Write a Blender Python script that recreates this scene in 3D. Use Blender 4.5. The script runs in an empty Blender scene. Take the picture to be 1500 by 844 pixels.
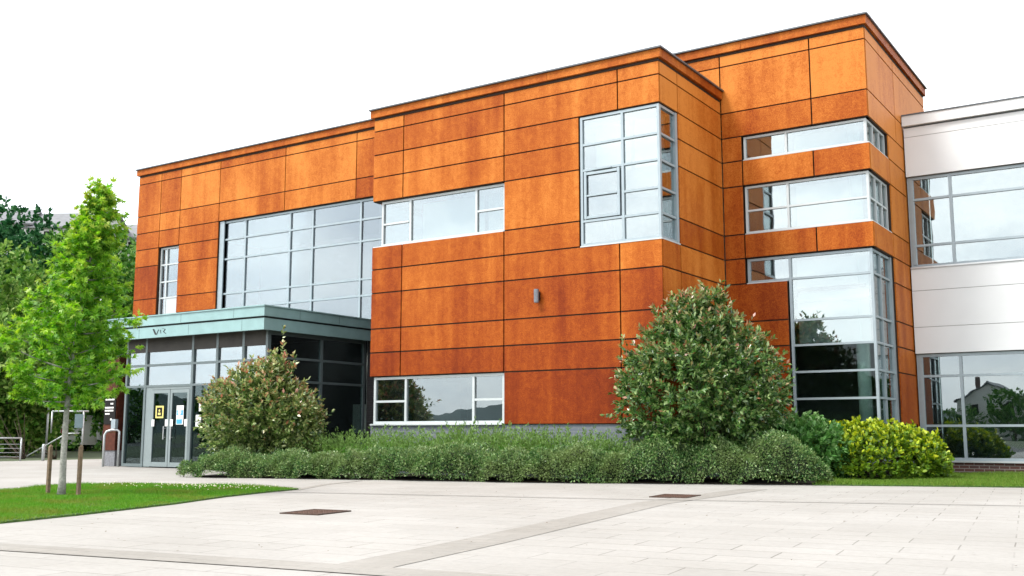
import bpy, math, random
import numpy as np
R = math.radians
random.seed(7); rng = np.random.default_rng(11)
scene = bpy.context.scene
COL = scene.collection

# ------------------------------------------------------------------ camera
cam_d = bpy.data.cameras.new('camera'); cam = bpy.data.objects.new('camera', cam_d); COL.objects.link(cam)
cam.location = (9.47, -20.40, 1.02)
cam.rotation_euler = (R(90 + 7.954), 0, R(33.307))
cam_d.sensor_width = 36; cam_d.lens = 36.356; cam_d.clip_end = 3000; cam_d.clip_start = .05
scene.camera = cam

# ------------------------------------------------------------------ light
SUN_AZ, SUN_EL = 212.0, 54.0      # compass style: direction the sun stands in (deg from +Y, clockwise), elevation
world = bpy.data.worlds.new('World'); scene.world = world; world.use_nodes = True
nt = world.node_tree; nt.nodes.clear()
wo = nt.nodes.new('ShaderNodeOutputWorld'); bg = nt.nodes.new('ShaderNodeBackground')
sky = nt.nodes.new('ShaderNodeTexSky'); sky.sky_type = 'NISHITA'; sky.sun_disc = False
sky.sun_elevation = R(SUN_EL); sky.sun_rotation = R(SUN_AZ)
sky.air_density = 1.0; sky.dust_density = 2.0; sky.ozone_density = 1.0
hs = nt.nodes.new('ShaderNodeHueSaturation'); hs.inputs['Saturation'].default_value = .22
hs.inputs['Value'].default_value = 2.0
# thin bright overcast: the cloud layer evens the sky out
gm = nt.nodes.new('ShaderNodeGamma'); gm.inputs['Gamma'].default_value = .35
nt.links.new(sky.outputs[0], hs.inputs['Color']); nt.links.new(hs.outputs[0], gm.inputs['Color']); 
wtc = nt.nodes.new('ShaderNodeTexCoord'); wmp = nt.nodes.new('ShaderNodeMapping'); wmp.inputs['Scale'].default_value = (1, 1, 2.6)
wn = nt.nodes.new('ShaderNodeTexNoise'); wn.inputs['Scale'].default_value = 3.2; wn.inputs['Detail'].default_value = 6; wn.inputs['Roughness'].default_value = .6
wr = nt.nodes.new('ShaderNodeValToRGB'); wr.color_ramp.elements[0].position = .36; wr.color_ramp.elements[0].color = (.74, .77, .82, 1); wr.color_ramp.elements[1].position = .62; wr.color_ramp.elements[1].color = (1.1, 1.09, 1.07, 1)
wm = nt.nodes.new('ShaderNodeMixRGB'); wm.blend_type = 'MULTIPLY'; wm.inputs[0].default_value = 1
nt.links.new(wtc.outputs['Generated'], wmp.inputs[0]); nt.links.new(wmp.outputs[0], wn.inputs['Vector']); nt.links.new(wn.outputs[0], wr.inputs[0])
nt.links.new(gm.outputs[0], wm.inputs[1]); nt.links.new(wr.outputs[0], wm.inputs[2]); nt.links.new(wm.outputs[0], bg.inputs['Color'])
bg.inputs['Strength'].default_value = .15
nt.links.new(bg.outputs[0], wo.inputs['Surface'])
sl = bpy.data.lights.new('sun', 'SUN'); sl.energy = 0.55; sl.angle = R(16); sl.color = (1, .96, .9)
so = bpy.data.objects.new('sun', sl); COL.objects.link(so)
so.rotation_euler = (R(90 - SUN_EL), 0, R(180 - SUN_AZ))
so.location = (-30, -40, 60)
vs = scene.view_settings; vs.view_transform = 'Standard'; vs.look = 'None'; vs.gamma = 1; vs.use_curve_mapping = False
vs.exposure = 2.86
scene.cycles.max_bounces = 10; scene.cycles.transparent_max_bounces = 24; scene.cycles.caustics_reflective = False
scene.cycles.caustics_refractive = False

# ------------------------------------------------------------------ helpers
def tag(o, label=None, cat=None, group=None, kind=None):
    if label: o['label'] = label
    if cat: o['category'] = cat
    if group: o['group'] = group
    if kind: o['kind'] = kind
    return o

def thing(name, label, cat, loc=(0, 0, 0), group=None):
    o = bpy.data.objects.new(name, None); COL.objects.link(o); o.location = loc; o.empty_display_size = .2
    return tag(o, label, cat, group)

def kids(o): return [c for c in bpy.data.objects if c.parent is o]
def copy_tree(o, parent=None):
    c = o.copy(); COL.objects.link(c)
    if parent: c.parent = parent
    for ch in kids(o): copy_tree(ch, c)
    return c

def world_loc(p):
    v = np.zeros(3)
    while p is not None:
        v += np.array(p.location); p = p.parent
    return v

class MB:
    def __init__(s): s.v = []; s.f = []; s.m = []; s.a = []
    def add(s, vs_, fs, mi=0, a=0.):
        b = len(s.v); s.v += [tuple(map(float, p)) for p in vs_]
        for f in fs: s.f.append(tuple(b + i for i in f)); s.m.append(mi); s.a.append(a)
    def box(s, x0, x1, y0, y1, z0, z1, mi=0, a=0.):
        if x0 > x1: x0, x1 = x1, x0
        if y0 > y1: y0, y1 = y1, y0
        if z0 > z1: z0, z1 = z1, z0
        s.add([(x0, y0, z0), (x1, y0, z0), (x1, y1, z0), (x0, y1, z0), (x0, y0, z1), (x1, y0, z1), (x1, y1, z1), (x0, y1, z1)],
              [(0, 3, 2, 1), (4, 5, 6, 7), (0, 1, 5, 4), (1, 2, 6, 5), (2, 3, 7, 6), (3, 0, 4, 7)], mi, a)
    def prism(s, poly, z0, z1, mi=0):
        n = len(poly)
        s.add([(x, y, z0) for x, y in poly] + [(x, y, z1) for x, y in poly],
              [tuple(range(n))[::-1], tuple(range(n, 2 * n))] + [(i, (i + 1) % n, n + (i + 1) % n, n + i) for i in range(n)], mi)
    def tube(s, pts, rad, n=8, mi=0, caps=True):
        pts = [np.array(p, float) for p in pts]
        if not hasattr(rad, '__len__'): rad = [rad] * len(pts)
        rings = []; ref = None
        for i, p in enumerate(pts):
            d = pts[min(i + 1, len(pts) - 1)] - pts[max(i - 1, 0)]; d = d / (np.linalg.norm(d) + 1e-9)
            if ref is None: ref = np.array([1., 0, 0]) if abs(d[0]) < .8 else np.array([0, 1., 0])
            a = ref - d * (ref @ d); a /= np.linalg.norm(a) + 1e-9; b = np.cross(d, a); ref = a
            rings.append([p + rad[i] * (a * math.cos(2 * math.pi * k / n) + b * math.sin(2 * math.pi * k / n)) for k in range(n)])
        vs_ = [q for r_ in rings for q in r_]; fs = []
        for i in range(len(pts) - 1):
            for k in range(n):
                fs.append((i * n + k, i * n + (k + 1) % n, (i + 1) * n + (k + 1) % n, (i + 1) * n + k))
        if caps:
            fs.append(tuple(range(n))[::-1]); fs.append(tuple((len(pts) - 1) * n + k for k in range(n)))
        s.add(vs_, fs, mi)
    def build(s, name, mats, parent=None, smooth=False, attr=None, bevel=0):
        if not isinstance(mats, (list, tuple)): mats = [mats]
        me = bpy.data.meshes.new(name); off = world_loc(parent) if parent else np.zeros(3)
        me.from_pydata([tuple(np.array(p) - off) for p in s.v], [], s.f)
        for m in mats: me.materials.append(m)
        me.polygons.foreach_set('material_index', s.m)
        if attr:
            at = me.attributes.new(attr, 'FLOAT', 'FACE'); at.data.foreach_set('value', s.a)
        if smooth: me.polygons.foreach_set('use_smooth', [True] * len(s.f))
        o = bpy.data.objects.new(name, me); COL.objects.link(o)
        if parent: o.parent = parent
        if bevel:
            b = o.modifiers.new('bevel', 'BEVEL'); b.width = bevel; b.segments = 2; b.limit_method = 'ANGLE'
        return o

# ------------------------------------------------------------------ materials
def mat(name):
    m = bpy.data.materials.new(name); m.use_nodes = True; t = m.node_tree; t.nodes.clear()
    out = t.nodes.new('ShaderNodeOutputMaterial')
    return m, t, out
def N(t, typ, **kw):
    n = t.nodes.new(typ)
    for k, v in kw.items():
        if hasattr(n, k): setattr(n, k, v)
        else: n.inputs[k].default_value = v
    return n
def L(t, a, b): t.links.new(a, b)
def ramp(t, stops):
    r = t.nodes.new('ShaderNodeValToRGB'); e = r.color_ramp.elements
    while len(e) > 1: e.remove(e[-1])
    e[0].position = stops[0][0]; e[0].color = (*stops[0][1], 1)
    for p, c in stops[1:]:
        x = e.new(p); x.color = (*c, 1)
    return r
def noise(t, scale, detail=4, rough=.55, stretch=None, coord='Object', rot=0):
    tc = t.nodes.new('ShaderNodeTexCoord'); n = t.nodes.new('ShaderNodeTexNoise')
    n.inputs['Scale'].default_value = scale; n.inputs['Detail'].default_value = detail; n.inputs['Roughness'].default_value = rough
    if stretch:
        mp = t.nodes.new('ShaderNodeMapping'); mp.inputs['Scale'].default_value = stretch
        L(t, tc.outputs[coord], mp.inputs[0]); L(t, mp.outputs[0], n.inputs['Vector'])
    else: L(t, tc.outputs[coord], n.inputs['Vector'])
    return n
def math_(t, op, a, b=None):
    n = t.nodes.new('ShaderNodeMath'); n.operation = op
    for i, x in enumerate((a, b)):
        if x is None: continue
        if isinstance(x, (int, float)): n.inputs[i].default_value = x
        else: L(t, x, n.inputs[i])
    return n.outputs[0]
def bump(t, src, strength, dist):
    b = t.nodes.new('ShaderNodeBump'); b.inputs['Strength'].default_value = strength; b.inputs['Distance'].default_value = dist
    L(t, src, b.inputs['Height']); return b.outputs[0]

def simple(name, col, rough=.5, metal=0., var=.12, scale=6, spec=.5, bmp=0):
    m, t, out = mat(name); p = N(t, 'ShaderNodeBsdfPrincipled')
    n = noise(t, scale, 5)
    r = ramp(t, [(.3, tuple(c * (1 - var) for c in col)), (.7, tuple(min(1, c * (1 + var)) for c in col))])
    L(t, n.outputs[0], r.inputs[0]); L(t, r.outputs[0], p.inputs['Base Color'])
    p.inputs['Roughness'].default_value = rough; p.inputs['Metallic'].default_value = metal
    p.inputs['Specular IOR Level'].default_value = spec
    if bmp: L(t, bump(t, n.outputs[0], bmp, .02), p.inputs['Normal'])
    L(t, p.outputs[0], out.inputs[0]); return m

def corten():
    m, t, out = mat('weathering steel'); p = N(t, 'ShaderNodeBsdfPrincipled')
    at = t.nodes.new('ShaderNodeAttribute'); at.attribute_name = 'rust'  # per-panel tone: rust variation together with painted light
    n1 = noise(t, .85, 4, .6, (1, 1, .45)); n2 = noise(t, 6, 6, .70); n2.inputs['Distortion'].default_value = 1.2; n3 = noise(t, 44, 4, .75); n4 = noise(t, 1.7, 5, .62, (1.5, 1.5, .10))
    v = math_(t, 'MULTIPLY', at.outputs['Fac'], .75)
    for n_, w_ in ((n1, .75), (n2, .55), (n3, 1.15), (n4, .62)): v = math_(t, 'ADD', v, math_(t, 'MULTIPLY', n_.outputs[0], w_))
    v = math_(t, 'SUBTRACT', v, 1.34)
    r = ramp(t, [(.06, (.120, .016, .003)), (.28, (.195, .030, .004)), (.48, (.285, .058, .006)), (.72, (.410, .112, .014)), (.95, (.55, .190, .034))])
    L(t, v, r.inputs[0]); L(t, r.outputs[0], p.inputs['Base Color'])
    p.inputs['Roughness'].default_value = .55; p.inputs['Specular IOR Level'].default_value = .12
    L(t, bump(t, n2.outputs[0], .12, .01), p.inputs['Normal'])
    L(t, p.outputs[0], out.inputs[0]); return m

def glass(name, refl, tint, rcol=(.86, .94, .98), wave=.012, fres=.5):
    # coated glazing: mirror share rises at grazing angles, rest is let through tinted
    m, t, out = mat(name)
    g = N(t, 'ShaderNodeBsdfGlossy'); g.inputs['Roughness'].default_value = .0; g.inputs['Color'].default_value = (*rcol, 1)
    tr = N(t, 'ShaderNodeBsdfTransparent'); tr.inputs['Color'].default_value = (*tint, 1)
    lw = N(t, 'ShaderNodeLayerWeight'); lw.inputs['Blend'].default_value = .28
    f = math_(t, 'ADD', math_(t, 'MULTIPLY', lw.outputs['Fresnel'], fres), refl)
    f = math_(t, 'MINIMUM', f, .95)
    n = noise(t, .9, 2, .5)
    nb = bump(t, n.outputs[0], wave, .5); L(t, nb, g.inputs['Normal'])
    mx = N(t, 'ShaderNodeMixShader'); L(t, f, mx.inputs[0]); L(t, tr.outputs[0], mx.inputs[1]); L(t, g.outputs[0], mx.inputs[2])
    L(t, mx.outputs[0], out.inputs[0]); return m

def leafmat(name, cols, young=None, rough=.38, trans=.3, spec=.5, patch=None):
    m, t, out = mat(name); p = N(t, 'ShaderNodeBsdfPrincipled')
    geo = t.nodes.new('ShaderNodeNewGeometry')
    k = len(cols); r = ramp(t, [(i / (k - 1) if k > 1 else 0, c) for i, c in enumerate(cols)])
    L(t, geo.outputs['Random Per Island'], r.inputs[0]); c = r.outputs[0]
    if young:
        at = t.nodes.new('ShaderNodeAttribute'); at.attribute_name = 'young'
        ry = ramp(t, [(i / (len(young) - 1), q) for i, q in enumerate(young)])
        wn = t.nodes.new('ShaderNodeTexWhiteNoise'); wn.noise_dimensions = '1D'; L(t, geo.outputs['Random Per Island'], wn.inputs['W'])
        L(t, wn.outputs[0], ry.inputs[0])
        mx = t.nodes.new('ShaderNodeMixRGB'); L(t, at.outputs['Fac'], mx.inputs[0]); L(t, c, mx.inputs[1]); L(t, ry.outputs[0], mx.inputs[2]); c = mx.outputs[0]
    if patch:
        np_ = noise(t, 1.3, 5, .6); rp = ramp(t, [(.46, (0, 0, 0)), (.66, (1, 1, 1))]); L(t, np_.outputs[0], rp.inputs[0])
        mx = t.nodes.new('ShaderNodeMixRGB'); L(t, rp.outputs[0], mx.inputs[0]); L(t, c, mx.inputs[1]); mx.inputs[2].default_value = (*patch, 1); c = mx.outputs[0]
    L(t, c, p.inputs['Base Color']); p.inputs['Roughness'].default_value = rough; p.inputs['Specular IOR Level'].default_value = spec
    if trans:
        tl = N(t, 'ShaderNodeBsdfTranslucent'); g = t.nodes.new('ShaderNodeHueSaturation'); g.inputs['Value'].default_value = 1.3; g.inputs['Saturation'].default_value = 1.1
        L(t, c, g.inputs['Color']); L(t, g.outputs[0], tl.inputs['Color'])
        mx = N(t, 'ShaderNodeMixShader'); mx.inputs[0].default_value = trans
        L(t, p.outputs[0], mx.inputs[1]); L(t, tl.outputs[0], mx.inputs[2]); L(t, mx.outputs[0], out.inputs[0])
    else: L(t, p.outputs[0], out.inputs[0])
    return m

def paving(name, c1, c2, mortar, bw, bh, rot=R(7), msize=.008, stain=.17):
    m, t, out = mat(name); p = N(t, 'ShaderNodeBsdfPrincipled')
    tc = t.nodes.new('ShaderNodeTexCoord'); mp = t.nodes.new('ShaderNodeMapping'); mp.inputs['Rotation'].default_value = (0, 0, -rot)
    L(t, tc.outputs['Object'], mp.inputs[0])
    nw = t.nodes.new('ShaderNodeTexNoise'); nw.inputs['Scale'].default_value = 3; L(t, tc.outputs['Object'], nw.inputs['Vector'])
    vm = t.nodes.new('ShaderNodeVectorMath'); vm.operation = 'SCALE'; vm.inputs['Scale'].default_value = .012; L(t, nw.outputs['Color'], vm.inputs[0])
    va = t.nodes.new('ShaderNodeVectorMath'); L(t, mp.outputs[0], va.inputs[0]); L(t, vm.outputs[0], va.inputs[1])
    b = t.nodes.new('ShaderNodeTexBrick'); L(t, va.outputs[0], b.inputs['Vector'])
    b.inputs['Scale'].default_value = 1; b.inputs['Brick Width'].default_value = bw; b.inputs['Row Height'].default_value = bh
    b.inputs['Mortar Size'].default_value = msize; b.inputs['Mortar Smooth'].default_value = .3; b.offset = .5; b.inputs['Bias'].default_value = .0
    b.inputs['Color1'].default_value = (*c1, 1); b.inputs['Color2'].default_value = (*c2, 1)
    # joints are dirty in places and clean in others
    nj = noise(t, .55, 4, .6); rj = ramp(t, [(.40, tuple(.86 * x for x in c1)), (.62, mortar)])
    L(t, nj.outputs[0], rj.inputs[0]); L(t, rj.outputs[0], b.inputs['Mortar'])
    n1 = noise(t, .35, 6, .62); n2 = noise(t, 14, 4, .7)
    r = ramp(t, [(.3, (1 - stain, 1 - stain * 1.05, 1 - stain * 1.15)), (.65, (1.0, 1.0, 1.0))]); L(t, n1.outputs[0], r.inputs[0])
    r2 = ramp(t, [(.25, (.88, .88, .88)), (.6, (1, 1, 1))]); L(t, n2.outputs[0], r2.inputs[0])
    mx = t.nodes.new('ShaderNodeMixRGB'); mx.blend_type = 'MULTIPLY'; mx.inputs[0].default_value = 1; L(t, b.outputs['Color'], mx.inputs[1]); L(t, r.outputs[0], mx.inputs[2])
    mx2 = t.nodes.new('ShaderNodeMixRGB'); mx2.blend_type = 'MULTIPLY'; mx2.inputs[0].default_value = 1; L(t, mx.outputs[0], mx2.inputs[1]); L(t, r2.outputs[0], mx2.inputs[2])
    L(t, mx2.outputs[0], p.inputs['Base Color']); p.inputs['Roughness'].default_value = .85; p.inputs['Specular IOR Level'].default_value = .25
    inv = math_(t, 'SUBTRACT', 1.0, b.outputs['Fac'])
    L(t, bump(t, math_(t, 'ADD', inv, math_(t, 'MULTIPLY', n2.outputs[0], .3)), .25, .01), p.inputs['Normal'])
    L(t, p.outputs[0], out.inputs[0]); return m

def brickmat(name, c1, c2, mortar):
    m, t, out = mat(name); p = N(t, 'ShaderNodeBsdfPrincipled')
    tc = t.nodes.new('ShaderNodeTexCoord'); sx = t.nodes.new('ShaderNodeSeparateXYZ'); L(t, tc.outputs['Object'], sx.inputs[0])
    cx = t.nodes.new('ShaderNodeCombineXYZ'); L(t, math_(t, 'ADD', sx.outputs[0], sx.outputs[1]), cx.inputs[0]); L(t, sx.outputs[2], cx.inputs[1])
    b = t.nodes.new('ShaderNodeTexBrick'); L(t, cx.outputs[0], b.inputs['Vector']); b.inputs['Scale'].default_value = 1
    b.inputs['Brick Width'].default_value = .225; b.inputs['Row Height'].default_value = .075; b.inputs['Mortar Size'].default_value = .008
    b.inputs['Color1'].default_value = (*c1, 1); b.inputs['Color2'].default_value = (*c2, 1); b.inputs['Mortar'].default_value = (*mortar, 1)
    L(t, b.outputs['Color'], p.inputs['Base Color']); p.inputs['Roughness'].default_value = .8
    L(t, bump(t, math_(t, 'SUBTRACT', 1.0, b.outputs['Fac']), .5, .01), p.inputs['Normal'])
    L(t, p.outputs[0], out.inputs[0]); return m

M = {}
M['corten'] = corten()
M['backing'] = simple('dark backing rail', (.035, .018, .010), .8)
M['cap'] = simple('dark zinc coping', (.10, .11, .12), .45, .3)
M['frame'] = simple('pale grey aluminium', (.30, .36, .39), .38, .25, .05)
M['darkframe'] = simple('dark grey green aluminium', (.13, .165, .17), .4, .2, .05)
M['doorframe'] = simple('grey aluminium door', (.22, .265, .27), .4, .25, .05)
M['whiteframe'] = simple('white powder coated frame', (.47, .51, .52), .4, 0, .04)
M['silver'] = simple('satin aluminium', (.55, .57, .58), .35, .6, .05)
M['glass'] = glass('coated sky glass', .27, (.70, .78, .77), (.88, .93, .95), .008, .42)
M['glass_low'] = glass('entrance glass', .02, (.60, .68, .67), wave=.004, fres=.22)
M['glass_mid'] = glass('fanlight glass', .30, (.45, .53, .53), wave=.004)
M['glass_wing'] = glass('ground floor wing glass', .20, (.45, .53, .53), wave=.006)
M['glass_soft'] = glass('softer reflecting glass', .20, (.62, .70, .71), (.83, .89, .94), .008, .30)
M['blind'] = simple('white roller blind', (.75, .76, .75), .8, 0, .03)
M['inner'] = simple('painted interior wall', (.55, .55, .52), .8)
M['ceil'] = simple('white ceiling', (.6, .6, .58), .8)
M['carpet'] = simple('dark carpet', (.03, .032, .035), .9)
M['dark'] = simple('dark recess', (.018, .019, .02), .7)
M['column'] = simple('pale green white column paint', (.62, .70, .66), .5)
M['copper'] = simple('pale verdigris zinc', (.235, .375, .375), .45, .15, .10, 2.5)
M['soffit'] = simple('dark timber soffit', (.030, .026, .020), .6, 0, .3, 3)
M['white'] = simple('white metal cladding', (.655, .675, .685), .5, 0, .04, .8)
M['whitejoint'] = simple('grey joint', (.28, .28, .28), .7)
M['stone'] = simple('speckled grey stone plinth', (.16, .165, .18), .75, 0, .45, 28, bmp=.3)
M['plinth'] = brickmat('blue grey brick plinth', (.11, .13, .16), (.14, .16, .19), (.17, .18, .19))
M['brick'] = brickmat('dark red brick', (.085, .030, .022), (.055, .026, .022), (.20, .18, .16))
M['engbrick'] = brickmat('dark engineering brick', (.030, .028, .030), (.04, .034, .034), (.05, .05, .05))
M['black'] = simple('black plate', (.010, .009, .009), .5, spec=.15)
M['shaded_rust'] = simple('rust with painted shade', (.075, .022, .012), .7, 0, .35, 8, spec=.2)  # rust brown with the pier's shade put into the darker colour
M['sign_white'] = simple('white lettering', (.75, .75, .72), .5)
M['yellow'] = simple('yellow notice card', (.62, .55, .16), .6)
M['blue'] = simple('blue notice print', (.05, .30, .55), .6)
M['paper'] = simple('white paper', (.72, .73, .70), .7)
M['bark'] = simple('pale grey bark', (.27, .27, .245), .85, 0, .35, 22, bmp=.5)
M['darkbark'] = simple('dark brown bark', (.07, .052, .036), .9, 0, .3, 15, bmp=.5)
M['timber'] = simple('weathered brown timber', (.15, .105, .065), .85, 0, .35, 18, bmp=.4)
M['soil'] = simple('dark planting soil', (.035, .026, .018), .95, 0, .4, 9, bmp=.6)
M['rust_iron'] = simple('rusted iron cover', (.075, .036, .022), .75, .1, .4, 30, bmp=.5)
M['rust_frame'] = simple('rusted iron rim', (.05, .028, .018), .75, .1, .3, 30)
M['steel'] = simple('galvanised steel', (.46, .49, .50), .45, .5, .1)
M['grass'] = leafmat('lawn blades', [(.060, .195, .014), (.095, .26, .020), (.14, .30, .032)], rough=.6, trans=.3, spec=.15, patch=(.17, .22, .035))
M['grass2'] = leafmat('meadow blades', [(.085, .20, .020), (.13, .235, .03), (.17, .22, .045)], rough=.6, trans=.3, spec=.15)
M['lawnbase'] = simple('turf', (.045, .095, .016), .95, 0, .4, 12)
M['clover'] = simple('clover heads', (.62, .60, .42), .8)
M['far'] = simple('rough field', (.055, .075, .032), .95, 0, .3, .05)
M['asphalt'] = simple('asphalt', (.055, .055, .056), .9, 0, .15, 20)

# ------------------------------------------------------------------ ground
PAVROT = R(7)
m = MB(); m.add([(-900, -900, -.012), (900, -900, -.012), (900, 900, -.012), (-900, 900, -.012)], [(0, 1, 2, 3)])
tag(m.build('ground', M['far']), kind='structure')
M['pave'] = paving('pale concrete flags', (.350, .338, .318), (.326, .315, .296), (.17, .158, .142), .9, .45, PAVROT)
M['band'] = paving('grey beige band pavers', (.298, .283, .259), (.275, .262, .240), (.17, .16, .145), .40, .2, PAVROT, .006, .2)
m = MB(); m.add([(-26.5, -30, -.006), (30, -30, -.006), (30, 8, -.006), (-26.5, 8, -.006)], [(0, 1, 2, 3)])
tag(m.build('pavement', M['pave']), kind='structure')
m = MB(); m.add([(-120, -46, -.008), (90, -46, -.008), (90, -30.02, -.008), (-120, -30.02, -.008)], [(0, 1, 2, 3)])
tag(m.build('road', M['asphalt']), kind='structure')

def strip(pts, w, z):
    mb = MB(); P = [np.array(p, float) for p in pts]; Lf, Rt = [], []
    for i, p in enumerate(P):
        d = P[min(i + 1, len(P) - 1)] - P[max(i - 1, 0)]; d /= np.linalg.norm(d); n = np.array([-d[1], d[0]])
        Lf.append(p + n * w / 2); Rt.append(p - n * w / 2)
    vs_ = [(*q, z) for q in Lf] + [(*q, z) for q in Rt]; n_ = len(P)
    mb.add(vs_, [(n_ + i, n_ + i + 1, i + 1, i) for i in range(n_ - 1)]); return mb
tag(strip([(2.62, -1.9), (2.72, -6.4), (3.72, -12.2), (4.0, -14.2)], .50, -.002).build('pavement_band', M['band']), kind='structure')
tag(strip([(-2.8, -15.45), (.30, -14.95), (3.4, -14.45), (7.5, -13.9)], .42, .001).build('pavement_band', M['band']), kind='structure')
tag(strip([(-4.15, -6.75), (-5.1, -5.0), (-5.6, -3.4)], .16, -.002).build('pavement_band', M['band']), kind='structure')
tag(strip([(-8.0, -8.6), (-3.65, -7.29), (1.84, -5.89), (7.35, -4.06), (14, -1.5)], .06, .003).build('pavement_channel', simple('grey channel block', (.17, .16, .145), .9)), kind='structure')

# ------------------------------------------------------------------ planting ground
LAWN = [(-4.20, -6.62), (-3.95, -7.7), (-3.6, -8.85), (-2.9, -10.4), (-2.25, -12.4), (-1.9, -13.8), (-1.4, -16.5), (-5.5, -16.8), (-6.8, -13.4), (-7.9, -10.07), (-8.9, -8.2), (-8.5, -7.3), (-6.4, -6.75), (-5.0, -6.5)]
m = MB(); m.prism(LAWN, -.02, .02)
tag(m.build('lawn', M['lawnbase']), kind='structure')
BED = [(-10.2, -3.95), (-5.8, -2.68), (-2.4, -1.93), (.3, -.83), (3.05, .35), (3.05, 3.5), (.05, 3.5), (.05, -.02), (-8.3, -.02), (-8.3, 3.4), (-11.5, 3.4), (-11.5, -.6)]
m = MB(); m.prism(BED, -.02, .015); tag(m.build('soil', M['soil']), kind='structure')
GRS = [(3.10, .02), (6.66, 1.33), (11.5, 3.3), (14, 4.5), (14, 6.95), (3.70, 6.95), (3.70, 3.5), (3.10, 3.5)]
m = MB(); m.prism(GRS, -.02, .02); tag(m.build('verge', M['lawnbase']), kind='structure')

def inpoly(P, poly):
    x, y = P[:, 0], P[:, 1]; r = np.zeros(len(P), bool); n = len(poly)
    for i in range(n):
        x1, y1 = poly[i]; x2, y2 = poly[(i + 1) % n]
        c = ((y1 > y) != (y2 > y)) & (x < (x2 - x1) * (y - y1) / ((y2 - y1) + 1e-12) + x1); r ^= c
    return r

def rawmesh(name, V, F, mats, parent=None, attr=None, midx=None):
    """V (n,3), F (m,k) with equal sided faces"""
    me = bpy.data.meshes.new(name); off = world_loc(parent) if parent else np.zeros(3)
    V = np.asarray(V, np.float32) - off.astype(np.float32); k = F.shape[1]
    me.vertices.add(len(V)); me.vertices.foreach_set('co', V.ravel())
    me.loops.add(F.size); me.loops.foreach_set('vertex_index', F.ravel().astype(np.int32))
    me.polygons.add(len(F)); me.polygons.foreach_set('loop_start', np.arange(0, F.size, k, dtype=np.int32))
    for mm in (mats if isinstance(mats, (list, tuple)) else [mats]): me.materials.append(mm)
    if midx is not None: me.polygons.foreach_set('material_index', midx.astype(np.int32))
    me.update(calc_edges=True)
    if attr is not None:
        at = me.attributes.new('young', 'FLOAT', 'POINT'); at.data.foreach_set('value', attr.astype(np.float32))
    o = bpy.data.objects.new(name, me); COL.objects.link(o)
    if parent: o.parent = parent
    return o

def unit(a): return a / (np.linalg.norm(a, axis=-1, keepdims=True) + 1e-9)

def blades(name, poly, density, h, mat_, w=.006, lean=.5):
    xs = [p[0] for p in poly]; ys = [p[1] for p in poly]
    n = int((max(xs) - min(xs)) * (max(ys) - min(ys)) * density)
    P = np.c_[rng.uniform(min(xs), max(xs), n), rng.uniform(min(ys), max(ys), n)]; Pj = P + rng.normal(0, .035, P.shape); P = Pj[inpoly(P, poly)]; n = len(P)
    patch = .75 + .35 * np.sin(P[:, 0] * 2.1 + 1.3 * np.sin(P[:, 1] * 1.7)) * np.sin(P[:, 1] * 2.6)
    a = rng.uniform(0, 2 * np.pi, n); H = h * rng.uniform(.5, 1.25, n) * patch
    d = np.c_[np.cos(a), np.sin(a)] * (w * .5); l = rng.normal(0, lean, (n, 2)) * H[:, None]
    V = np.zeros((n, 3, 3)); V[:, 0, :2] = P - d; V[:, 1, :2] = P + d; V[:, 2, :2] = P + l
    V[:, 0, 2] = V[:, 1, 2] = .015; V[:, 2, 2] = .02 + H
    o = rawmesh(name, V.reshape(-1, 3), np.arange(3 * n).reshape(n, 3), mat_)
    return o
tag(blades('grass', LAWN, 3200, .060, M['grass'], .008), 'bright green short lawn around the young tree', 'grass', kind='stuff')
tag(blades('grass', GRS, 2600, .095, M['grass2'], .010), 'yellow green verge grass below the yellow shrub', 'grass', kind='stuff')

# clover flowers dotted along the far side of the lawn
n = 130; P = np.c_[rng.normal(-5.9, 1.0, n * 4), rng.normal(-7.65, .33, n * 4)]; P = P[inpoly(P, LAWN)][:n]; n = len(P)
OCT = np.array([(1, 0, 0), (0, 1, 0), (-1, 0, 0), (0, -1, 0), (0, 0, 1), (0, 0, -1)], float); OF = np.array([(0, 1, 4), (1, 2, 4), (2, 3, 4), (3, 0, 4), (1, 0, 5), (2, 1, 5), (3, 2, 5), (0, 3, 5)])
V = (OCT[None] * rng.uniform(.010, .017, n)[:, None, None] + np.c_[P, rng.uniform(.06, .085, n)][:, None]).reshape(-1, 3)
F = (OF[None] + 6 * np.arange(n)[:, None, None]).reshape(-1, 3)
tag(rawmesh('clover_flowers', V, F, M['clover']), 'pale clover flowers dotted over the far side of the lawn', 'flowers', kind='stuff')
# dead leaves and grit scattered on the paving
n = 170; P = np.c_[rng.uniform(-2, 9, n), rng.uniform(-14.5, -1.5, n)]; P = P[~inpoly(P, LAWN) & ~inpoly(P, BED)]; n = len(P)
a = rng.uniform(0, 6.28, n); s = rng.uniform(.008, .022, n)
Q = np.array([(-1, 0, 0), (0, -.5, .12), (1, 0, .3), (0, .5, .25)], float); V = []
for i in range(n):
    c_, s_ = math.cos(a[i]), math.sin(a[i]); q = Q * s[i]
    V += [(P[i, 0] + c_ * x - s_ * y, P[i, 1] + s_ * x + c_ * y, .006 + z) for x, y, z in q]
tag(rawmesh('fallen_leaves', np.array(V), np.arange(4 * n).reshape(n, 4), simple('dead leaves', (.10, .065, .035), .9)), 'tiny brown dead leaves scattered over the pale paving', 'leaves', kind='stuff')

# ================================================================== BUILDING
B = thing('office_building', 'modern rust orange weathering steel building with stepped blocks, corner windows and pale entrance canopy', 'building')
YM, YT, YW = 0.0, 3.607, 7.033
XL, XM, X2 = -23.061, -8.351, 3.616
LV = dict(b=1.206, a=1.80, c=2.44, d=3.06, e=3.68, f=4.615, g=5.24, h=5.845, i=6.43, j=7.06, k=7.705, l=8.325, m=8.975)
TOPM, TOPT = 9.29, 10.495

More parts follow.
